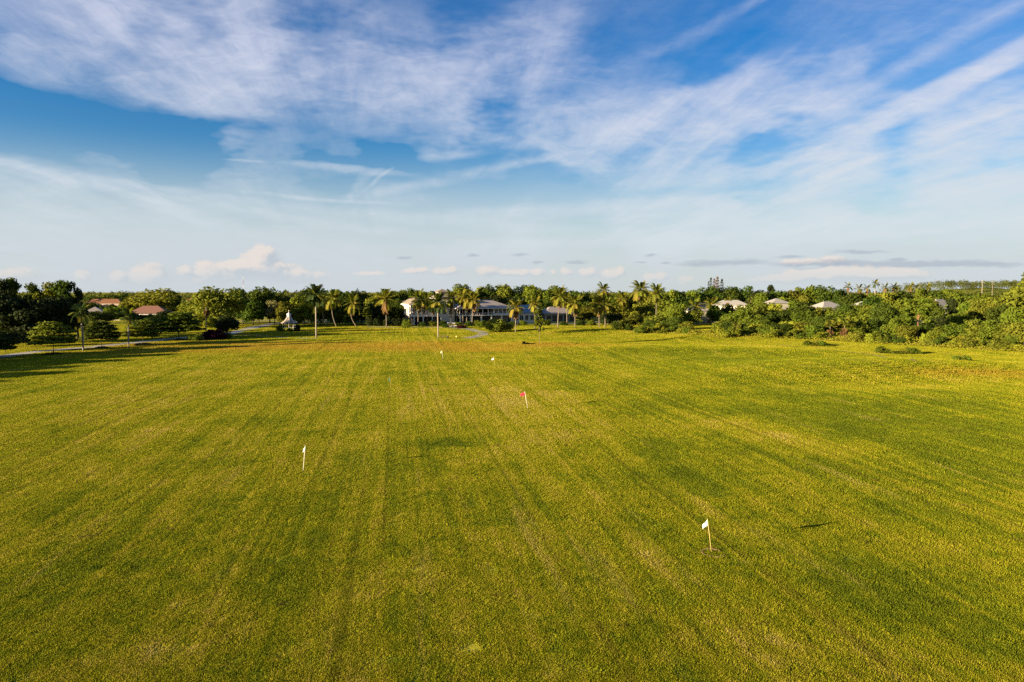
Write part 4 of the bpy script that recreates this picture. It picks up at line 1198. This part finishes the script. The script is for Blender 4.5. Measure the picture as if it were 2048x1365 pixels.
for k, (px, py, w) in enumerate(((107, 709, 34), (203, 696.5, 25), (286, 689.5, 34), (359, 680.5, 20))):
    p = G(px, py)
    t = thing('planting_bed', 'dark round planting bed under the %s shade tree from the left' % ordn[k], 'planting bed', p, 0, 'planting beds under the shade trees')
    q = MB(); rx = w / F * p.y / 2
    q.lathe([(rx, -0.1), (rx * 0.96, 0.22), (rx * 0.6, 0.34), (0.01, 0.36)], 18); q.build('mulch', MATS['mulch'], t, True)
    c = mesh_obj('groundcover', PR['weeds'][k % 3], MATS['leaf_deep'], t); c.scale = (rx * 2.05, rx * 2.05, 0.75)
# trees beside the road beyond the left edge; their shadows lie on the range
for k, (x, y) in enumerate(((-131, 100), (-132, 112), (-130, 124), (-128, 137), (-127, 150), (-126, 163), (-150, 92), (-152, 104), (-149, 116), (-151, 128), (-148, 140), (-150, 153))):
    tree('umbrella', Vector((x, y, H(x, y))), (7.6 + 0.6 * math.sin(k * 2.1)) if x > -140 else 10.2, 13, 'leaf_dark', 'shade tree just outside the left edge casting shadow on range, %s nearest' % ordn[k], SH, trunk_frac=0.24)
DK = 'tall dark trees at the left edge'
for (px, top, w, D, kd, lf, lab) in (
        (2, 562, 46, 232, 'tall', 'leaf_deep', 'sparse tall tree cut by the left edge of the picture'),
        (27, 561, 44, 236, 'tall', 'leaf_dark', 'sparse tall tree with see through top near the left edge'),
        (62, 570, 54, 228, 'tall', 'leaf_dark', 'tall dark tree, left of the pair with sunlit tops'),
        (92, 569, 62, 230, 'tall', 'leaf_olive', 'tall tree with sunlit top and pale trunk in the dark group'),
        (122, 566, 60, 228, 'tall', 'leaf_dark', 'highest rounded tree in the dark group at left'),
        (152, 579, 36, 234, 'tall', 'leaf_deep', 'narrow dark tree at the right end of the dark group'),
        (8, 584, 96, 206, 'big', 'leaf_deep', 'broad nearly black tree filling the left edge'),
        (62, 598, 100, 208, 'big', 'leaf_deep', 'broad dark tree in the middle of the left group, lower than its neighbours'),
        (116, 592, 84, 216, 'big', 'leaf_deep', 'broad dark tree at the right of the left group'),
        (150, 602, 54, 226, 'round', 'leaf_deep', 'round dark tree between the dark group and the garden wall'),
        (4, 660, 58, 178, 'wide', 'leaf_deep', 'low dark tree at the left edge beside the road'),
        (46, 660, 60, 195, 'wide', 'leaf_deep', 'low dark tree left of the first layered shade tree')):
    T_(lab, px, top, w, D, kd, lf, DK, trunk_frac=0.14 if kd in ('big', 'wide') else 0.25, bark='bark_grey' if lf == 'leaf_olive' else 'bark_dark')
for (px, base, top, w, lf, lab) in ((393, (393, 681.5), 664, 36, 'leaf_mid', 'round green shrub left of the plum coloured shrub'), (428, (428, 679), 653, 58, 'leaf_plum', 'large plum coloured shrub beside the fan palm'),
                                    (454, (454, 678), 664, 26, 'leaf_mid', 'small bright green shrub right of the plum coloured one'), (563, (563, 663), 644, 20, 'leaf_mid', 'green shrub hugging the left side of the gazebo'),
                                    (594, (594, 662.5), 645, 16, 'leaf_deep', 'dark shrub hugging the right side of the gazebo'), (580, (581, 664.5), 654, 18, 'leaf_dark', 'low dark shrub in front of the gazebo'),
                                    (815, (815, 656), 636, 24, 'leaf_mid', 'rounded shrub at the corner of the clubhouse deck'), (990, (990, 665), 634, 46, 'leaf_olive', 'big olive shrub left of two in front of the porch wing'),
                                    (1008, (1008, 664), 638, 40, 'leaf_olive', 'big olive shrub right of two in front of the porch wing'), (965, (965, 656), 640, 26, 'leaf_mid', 'green shrub at the bend of the driveway'),
                                    (1233, (1233, 660), 640, 26, 'leaf_dark', 'dark green shrub on the lawn crest left of the tallest palm'), (1255, (1255, 663), 642, 30, 'leaf_dark', 'dark green shrub on the lawn crest, middle of three'),
                                    (1282, (1282, 667), 650, 32, 'leaf_mid', 'green shrub on the lawn crest, lowest of three'), (1864, (1864, 678), 651, 30, 'leaf_mid', 'round pale green shrub just right of the tall pine trunk'),
                                    (925, (925, 657), 649, 26, 'leaf_plum', 'low dark clipped hedge right of the golf carts'), (890, (890, 656), 646, 18, 'leaf_dark', 'dark shrub left of the golf carts')):
    b_ = G(*base); h = AT(px, top, b_.y).z - b_.z
    shrub(b_, h, w / F * b_.y, lf, lab)
for k, (px, w, lf) in enumerate(((846, 4.5, 'leaf_dark'), (866, 5, 'leaf_mid'), (884, 4.5, 'leaf_dark'), (915, 5, 'leaf_mid'), (938, 4.5, 'leaf_dark'), (955, 5, 'leaf_mid'), (1024, 5, 'leaf_dark'), (1046, 5, 'leaf_mid'), (1094, 5, 'leaf_dark'), (1128, 5, 'leaf_dark'), (1162, 6, 'leaf_dark'), (1182, 6, 'leaf_mid'))):
    shrub(base_at(px, 313 if px < 1000 else 320), 2.6 + (k % 3) * 0.5, w, lf, 'bushy foundation shrub along the clubhouse front, %s from the left' % ordn[k], 'foundation shrubs')
for k, px in enumerate((738, 756, 774, 792, 808)):
    b_ = base_at(px, 312); shrub(b_, 5.0, 5.6, 'leaf_deep', 'dark tall hedge shrub left of the clubhouse, %s from the left' % ordn[k], 'hedge left of the clubhouse')
T_('dark leafy tree standing behind the plum coloured shrub', 453, 630, 44, 0, 'big', 'leaf_deep', None, (455, 672), trunk_frac=0.12)
T_('yellow green tree behind the fan palm', 425, 632, 32, 0, 'round', 'leaf_yellow', None, (425, 664), trunk_frac=0.15)
T_('pale yellow green tree with white trunk left of the gazebo', 531, 609, 34, 0, 'round', 'leaf_yellow', None, (530, 640), trunk_frac=0.42, bark='bark_royal')
T_('pale tan flowering tree above the gazebo', 548, 596, 36, 330, 'round', 'leaf_pale', None)
T_('young thin tree with curved trunk on the lawn by the dark shrub patch', 1083, 619, 26, 0, 'pine', 'leaf_mid', None, (1078.5, 688.5), trunk_frac=0.36, bark='bark_palm', thin=0.45)
T_('small pale fan shaped tree with white stems at the hedge', 735, 614, 20, 0, 'umbrella', 'leaf_mid', None, (735, 652), trunk_frac=0.45, bark='bark_royal')
T_('big spreading tree reaching in at the right edge', 2086, 532, 128, 222, 'wide', 'leaf_olive', None, trunk_frac=0.25)
pn = T_('tall pine with bare reddish trunk standing in the thicket', 1834, 597, 62, 0, 'pine', 'leaf_mid', None, (1834.5, 678.5), trunk_frac=0.42, bark='bark_pine', name='pine_tree', thin=0.8)
for k, (px, top, w) in enumerate(((1416.7, 562, 6), (1421.5, 554.5, 9), (1428, 556, 8), (1434.5, 552.5, 11), (1443.5, 557, 11))):
    T_('narrow conical pine on the skyline above the hip roof house, %s of five' % ordn[k], px, top, w * 1.9, 520, 'cone', 'leaf_rust' if k in (2, 3) else 'leaf_deep', 'conical pines on the skyline', trunk_frac=0.04, name='conifer')

# ------------------------------------------------------------------ rows of trees
TONE = {'leaf_dark': 'dark green', 'leaf_deep': 'blackish green', 'leaf_mid': 'green', 'leaf_olive': 'olive green', 'leaf_yellow': 'yellow green', 'leaf_rust': 'rusty green', 'leaf_pale': 'pale'}
SHORT = {'d': 'leaf_dark', 'k': 'leaf_deep', 'm': 'leaf_mid', 'o': 'leaf_olive', 'y': 'leaf_yellow', 'r': 'leaf_rust'}
def row(phrase, group, specs):
    for k, s in enumerate(sorted(specs)):
        px, top, w, D, c = s[:5]; kd = s[5] if len(s) > 5 else prnd.choice(('round', 'round', 'big', 'wide'))
        T_('%s tree %s, %s from the left' % (TONE[SHORT[c]], phrase, ordn[k]), px, top, w, D, kd, SHORT[c], group, trunk_frac=0.05)
row('in the wood left of the gazebo', 'wood left of the gazebo', [(186, 590, 40, 600, 'd'), (214, 588, 40, 610, 'm'), (240, 590, 46, 600, 'd'), (262, 587, 52, 440, 'o'), (310, 577.5, 92, 440, 'o', 'big'), (345, 589, 48, 450, 'd'),
    (372, 602, 60, 330, 'y', 'wide'), (398, 589, 44, 420, 'd'), (437, 574.5, 106, 296, 'o', 'big'), (484, 577, 56, 330, 'd'), (228, 612, 44, 370, 'm'), (208, 622, 40, 350, 'd'), (246, 618, 36, 360, 'd'), (300, 634, 40, 330, 'd'), (400, 616, 44, 310, 'd'), (178, 606, 34, 420, 'd')])
row('low before the tiled roofs at left', 'low trees before the tiled roofs', [(172, 604, 22, 470, 'd', 'round'), (196, 605.5, 26, 470, 'm', 'round'), (224, 606, 26, 470, 'd', 'round'), (244, 603, 24, 470, 'm', 'round'), (260, 622, 26, 360, 'd', 'round'), (306, 627, 34, 365, 'd', 'round'), (328, 618, 26, 365, 'k', 'round'), (284, 629.5, 24, 365, 'd', 'round'),
    (186, 622, 28, 345, 'd', 'round'), (158, 618, 30, 330, 'd', 'round')])
row('behind the gazebo', 'wood behind the gazebo', [(516, 583, 50, 360, 'd'), (538, 574.5, 84, 345, 'd', 'big'), (578, 586, 46, 380, 'k'), (600, 588, 56, 335, 'o'), (622, 577, 58, 350, 'd', 'big'), (660, 577.5, 56, 352, 'd'), (694, 577, 50, 350, 'd'), (568, 598, 36, 322, 'o'),
    (640, 600, 44, 325, 'm'), (684, 598, 46, 322, 'd'), (607, 606, 40, 316, 'm'), (505, 600, 44, 325, 'd')])
row('in the dark wood left of the clubhouse', 'wood left of the clubhouse', [(722, 583, 48, 360, 'd'), (710, 577, 26, 368, 'k'), (750, 583, 48, 350, 'o'), (776, 584, 44, 355, 'd'), (802, 581, 42, 360, 'm'), (826, 577, 34, 372, 'd'), (846, 583, 42, 355, 'm'), (868, 577, 34, 380, 'o'), (722, 604, 50, 330, 'k'), (752, 602, 50, 330, 'k'), (690, 612, 44, 318, 'd'), (788, 598, 44, 338, 'd')])
row('in the tall wood behind the clubhouse', 'wood behind the clubhouse', [(895, 579, 34, 431, 'd'), (926, 568, 58, 406, 'm', 'big'), (958, 574, 46, 418, 'o'), (982, 569.5, 46, 412, 'd', 'big'), (1012, 568.5, 50, 411, 'o', 'big'), (1040, 571, 44, 412, 'd'), (1070, 570, 54, 408, 'm', 'big'),
    (1102, 571, 50, 406, 'm', 'big'), (1136, 576.5, 56, 404, 'd'), (1166, 584, 44, 398, 'd'), (985, 592, 54, 404, 'k'), (1036, 594, 54, 404, 'k'), (1088, 596, 56, 402, 'd'), (1132, 600, 52, 396, 'd')])
row('behind the palms right of the annex', 'wood right of the annex', [(1186, 588, 46, 402, 'o'), (1220, 583, 48, 362, 'm'), (1250, 581, 46, 370, 'o'), (1300, 576.5, 48, 356, 'o'), (1332, 577, 50, 352, 'm'), (1362, 576, 46, 350, 'd'), (1178, 612, 46, 380, 'o'), (1238, 606, 50, 332, 'o'),
    (1288, 605, 56, 325, 'o'), (1330, 604, 52, 312, 'm'), (1222, 624, 44, 318, 'k'), (1165, 632, 38, 385, 'k'), (1355, 607, 58, 286, 'm'), (1318, 626, 50, 284, 'o'), (1265, 628, 46, 300, 'o'), (1346, 634, 46, 262, 'd'), (1372, 640, 36, 258, 'o')])
row('on the skyline behind the white roofs', 'wood behind the white roofs', [(1390, 575.5, 50, 470, 'm'), (1418, 573, 52, 478, 'd', 'big'), (1450, 574, 54, 480, 'd', 'big'), (1484, 572, 50, 480, 'd'), (1512, 581, 44, 470, 'k'), (1541, 569, 22, 485, 'k', 'tall'), (1560, 577, 46, 478, 'd'),
    (1590, 576, 46, 475, 'o'), (1612, 569, 44, 480, 'm'), (1646, 571, 50, 476, 'd', 'big'), (1676, 579, 44, 470, 'd'), (1525, 586, 40, 445, 'm'), (1570, 590, 44, 440, 'y'), (1606, 592, 42, 440, 'o')])
row('on the skyline right of the bright sloping roof', 'wood on the right skyline', [(1708, 580, 46, 450, 'd'), (1738, 583, 44, 452, 'm'), (1772, 580, 46, 450, 'o'), (1804, 575, 50, 455, 'd'), (1838, 576, 48, 452, 'm'), (1872, 577, 50, 450, 'd'), (1904, 577, 50, 446, 'm'), (1936, 581, 46, 440, 'd'), (1966, 586, 46, 430, 'm'),
    (1996, 588, 46, 420, 'o'), (2026, 586, 50, 410, 'm'), (1748, 594, 70, 345, 'd', 'umbrella'), (1816, 592, 52, 350, 'm'), (1866, 588, 50, 350, 'o'), (1912, 592, 52, 345, 'm'), (1960, 598, 50, 330, 'o'), (2002, 596, 50, 320, 'o'), (2040, 580, 56, 300, 'o')])
row('in the thicket edging the range on the right', 'thicket at the right of the range', [(1478, 616, 68, 275, 'm', 'big'), (1528, 610, 58, 285, 'o'), (1510, 626, 56, 262, 'm'), (1556, 622, 58, 268, 'd', 'big'), (1606, 604, 62, 300, 'd', 'umbrella'), (1612, 622, 56, 262, 'm'), (1648, 632, 44, 250, 'd'), (1690, 618, 62, 268, 'm', 'big'),
    (1732, 612, 58, 262, 'm'), (1772, 606, 58, 256, 'd', 'big'), (1812, 628, 46, 246, 'm'), (1888, 634, 56, 250, 'k', 'big'), (1930, 626, 58, 238, 'm'), (1964, 606, 58, 244, 'o', 'big'), (2004, 606, 60, 236, 'd', 'big'), (2042, 602, 62, 226, 'm', 'big'), (1448, 636, 50, 258, 'm'), (1580, 640, 44, 246, 'y')])
row('right in front of the white roofs', 'trees before the white roofs', [(1388, 620.0, 40, 318, 'o'), (1434, 611.0, 44, 330, 'm'), (1462, 609.0, 46, 335, 'd'), (1492, 608.5, 48, 335, 'm'), (1528, 603.0, 48, 350, 'm'), (1552, 604.0, 40, 345, 'y'), (1588, 602.0, 46, 345, 'm'), (1626, 610.0, 44, 330, 'o'), (1652, 615.0, 40, 330, 'm'),
    (1684, 605.0, 46, 330, 'd'), (1716, 608.0, 40, 330, 'm'), (1744, 610.0, 44, 320, 'm'), (1790, 600.0, 48, 320, 'm'), (1858, 600.0, 48, 300, 'o'), (1884, 608.0, 40, 292, 'd'), (1908, 600.0, 32, 300, 'k', 'tall'), (1938, 600.0, 48, 290, 'm'), (1980, 608.0, 50, 280, 'o')])
row('low in the thicket, close to the range', 'low trees in the thicket', [(1458, 644, 44, 246, 'd'), (1494, 640, 48, 248, 'm'), (1534, 640, 48, 246, 'm'), (1562, 646, 40, 242, 'd'), (1604, 642, 48, 242, 'o'), (1630, 648, 40, 238, 'm'), (1716, 642, 50, 236, 'm'), (1752, 634, 52, 236, 'd'), (1790, 636, 50, 232, 'm'), (1818, 648, 40, 226, 'o'),
    (1852, 646, 40, 232, 'd'), (1884, 652, 46, 224, 'm'), (1916, 648, 50, 220, 'm'), (1950, 640, 52, 218, 'o'), (1986, 640, 54, 212, 'm'), (2022, 642, 54, 206, 'm'), (2052, 640, 56, 200, 'o'), (1306, 640, 40, 270, 'd'), (1330, 646, 40, 262, 'm')])
# shrubs along the edge of the range
edge = [(1235, 656), (1300, 667), (1400, 671), (1480, 674), (1600, 679), (1750, 687), (1900, 696), (2048, 705), (2140, 711)]
def edge_y(px):
    for (a, ya), (c, yc) in zip(edge, edge[1:]):
        if a <= px <= c: return ya + (yc - ya) * (px - a) / (c - a)
    return edge[-1][1]
segs = [(1300, 1380, 'right of the three crest shrubs'), (1436, 1540, 'below the white hip roof house'), (1540, 1650, 'left of the orange skirted fan palms'), (1705, 1820, 'between the fan palms and the tall pine'), (1850, 1950, 'right of the tall pine'), (1950, 2048, 'at the right edge of the picture')]
for a, c, phrase in segs:
    n = int((c - a) / 11)
    pxs = sorted(a + (c - a) * (k + prnd.uniform(0.2, 0.8)) / n for k in range(n))
    for k, px in enumerate(pxs):
        back = prnd.choice((1.5, 3, 5, 8))
        b_ = G(px, edge_y(px)); b_ = base_at(px, b_.y + back)
        lf = prnd.choice(('leaf_yellow', 'leaf_mid', 'leaf_mid', 'leaf_olive', 'leaf_yellow', 'leaf_dark'))
        shrub(b_, prnd.uniform(1.8, 3.4) + back * 0.18, prnd.uniform(3.5, 6), lf, '%s shrub %s, %s from left' % (TONE[lf], phrase, ordn[min(k, 19)]), 'scrub along the range edge')
# weedy islands and the dark patch on the range
for px, py, w, h, dp, lab in ((1640, 692, 62, 2.7, 5.5, 'spreading weedy shrub island on the range, farthest of three'), (1793, 707.5, 84, 2.6, 4.5, 'long weedy shrub island on the range, middle of three'), (1929, 724, 52, 2.3, 3.6, 'small weedy shrub island on the range, nearest of three'),
                              (1056, 689, 24, 1.3, 2.2, 'low dark shrub patch on the lawn beside the young thin tree')):
    b_ = G(px, py); wd = w / F * b_.y
    t = thing('weed_island', lab, 'shrub', b_, 0, 'weedy islands on the range')
    for j in range(5):
        c = mesh_obj('clump', PR['weeds' if j % 2 else 'shrub'][j % 3], MATS['leaf_deep' if px < 1100 else ('leaf_olive' if j % 2 else 'leaf_mid')], t)
        c.location = (wd * (-0.36 + 0.18 * j), prnd.uniform(-.2, .2) * dp, -0.08); s = prnd.uniform(0.75, 1.1)
        c.scale = (wd * 0.42, dp * s, h * s * (0.65 + 0.35 * math.sin(j * 1.3 + px)))
# ------------------------------------------------------------------ masses nobody could count
rng = np.random.default_rng(5)
PP = []; NN = []; SS = []
for i in range(15000):
    px = rng.uniform(1236, 2140); y0 = G(px, edge_y(px)).y if i % 8 == 0 or i == 0 else y0
    if i % 8 == 0: cxp = px
    D = y0 + abs(rng.normal(0, 7)) - 0.6
    p = AT(cxp, HOR, D); x = p.x + rng.normal(0, 1.2)
    hh_ = 0.5 + 1.2 * abs(mnoise.noise((x / 4, D / 4, 1))) + min(1.0, (D - y0) * 0.1)
    PP.append((x, D, H(x, D) + rng.uniform(0.05, 1) * hh_)); NN.append((-0.3, -0.5, 0.6)); SS.append(rng.uniform(0.14, 0.34))
me = soup('undergrowth', np.array(PP), np.array(NN), np.array(SS), rng, 0.4, 0.9)
leafmat('weeds', (0.20, 0.185, 0.018), var=0.5, scale=0.5, objvar=0, hue=0)
tag(mesh_obj('undergrowth', me, MATS['weeds']), 'tall weeds and ferns along the right edge of the range', 'undergrowth', kind='stuff')
PP = []; NN = []; SS = []
def far_crown(x, y, h, w, n):
    d = sphere_pts(rng, n); d[:, 2] = np.abs(d[:, 2]) * 1.0
    lump = 1 + 0.25 * np.sin(d[:, :1] * 7 + x) * np.cos(d[:, 1:2] * 6 + y)
    q = d * lump * np.array([w / 2, w / 2, h * 0.62]); q[:, 2] += h * 0.38
    low = rng.random(n) < 0.25; q[low, 2] = rng.uniform(0, h * 0.5, low.sum())
    PP.append(q + np.array([x, y, H(x, y)])); NN.append(d); SS.append(rng.uniform(0.5, 1.1, n) * w * 0.09)
for i in range(1300):
    D = 480 + 700 * rng.random() ** 1.3; x = rng.uniform(-1.05, 1.05) * D
    if D < 590 and -0.66 < x / D < -0.40: continue
    far_crown(x, D, rng.uniform(10, 15), rng.uniform(10, 18), 150)
for i in range(420):
    x = rng.normal(905, 130); y = 1330 + rng.normal(-30, 60)
    far_crown(x, y, rng.uniform(9, 14), rng.uniform(8, 13), 90)
me = soup('far_woodland', np.concatenate(PP), np.concatenate(NN), np.concatenate(SS), rng, 0.62, 0.7)
leafmat('far_leaf', (0.075, 0.085, 0.016), var=0.45, scale=0.05, objvar=0, hue=0)
tag(mesh_obj('far_woodland', me, MATS['far_leaf']), 'distant dark woodland closing the horizon', 'woodland', kind='stuff')
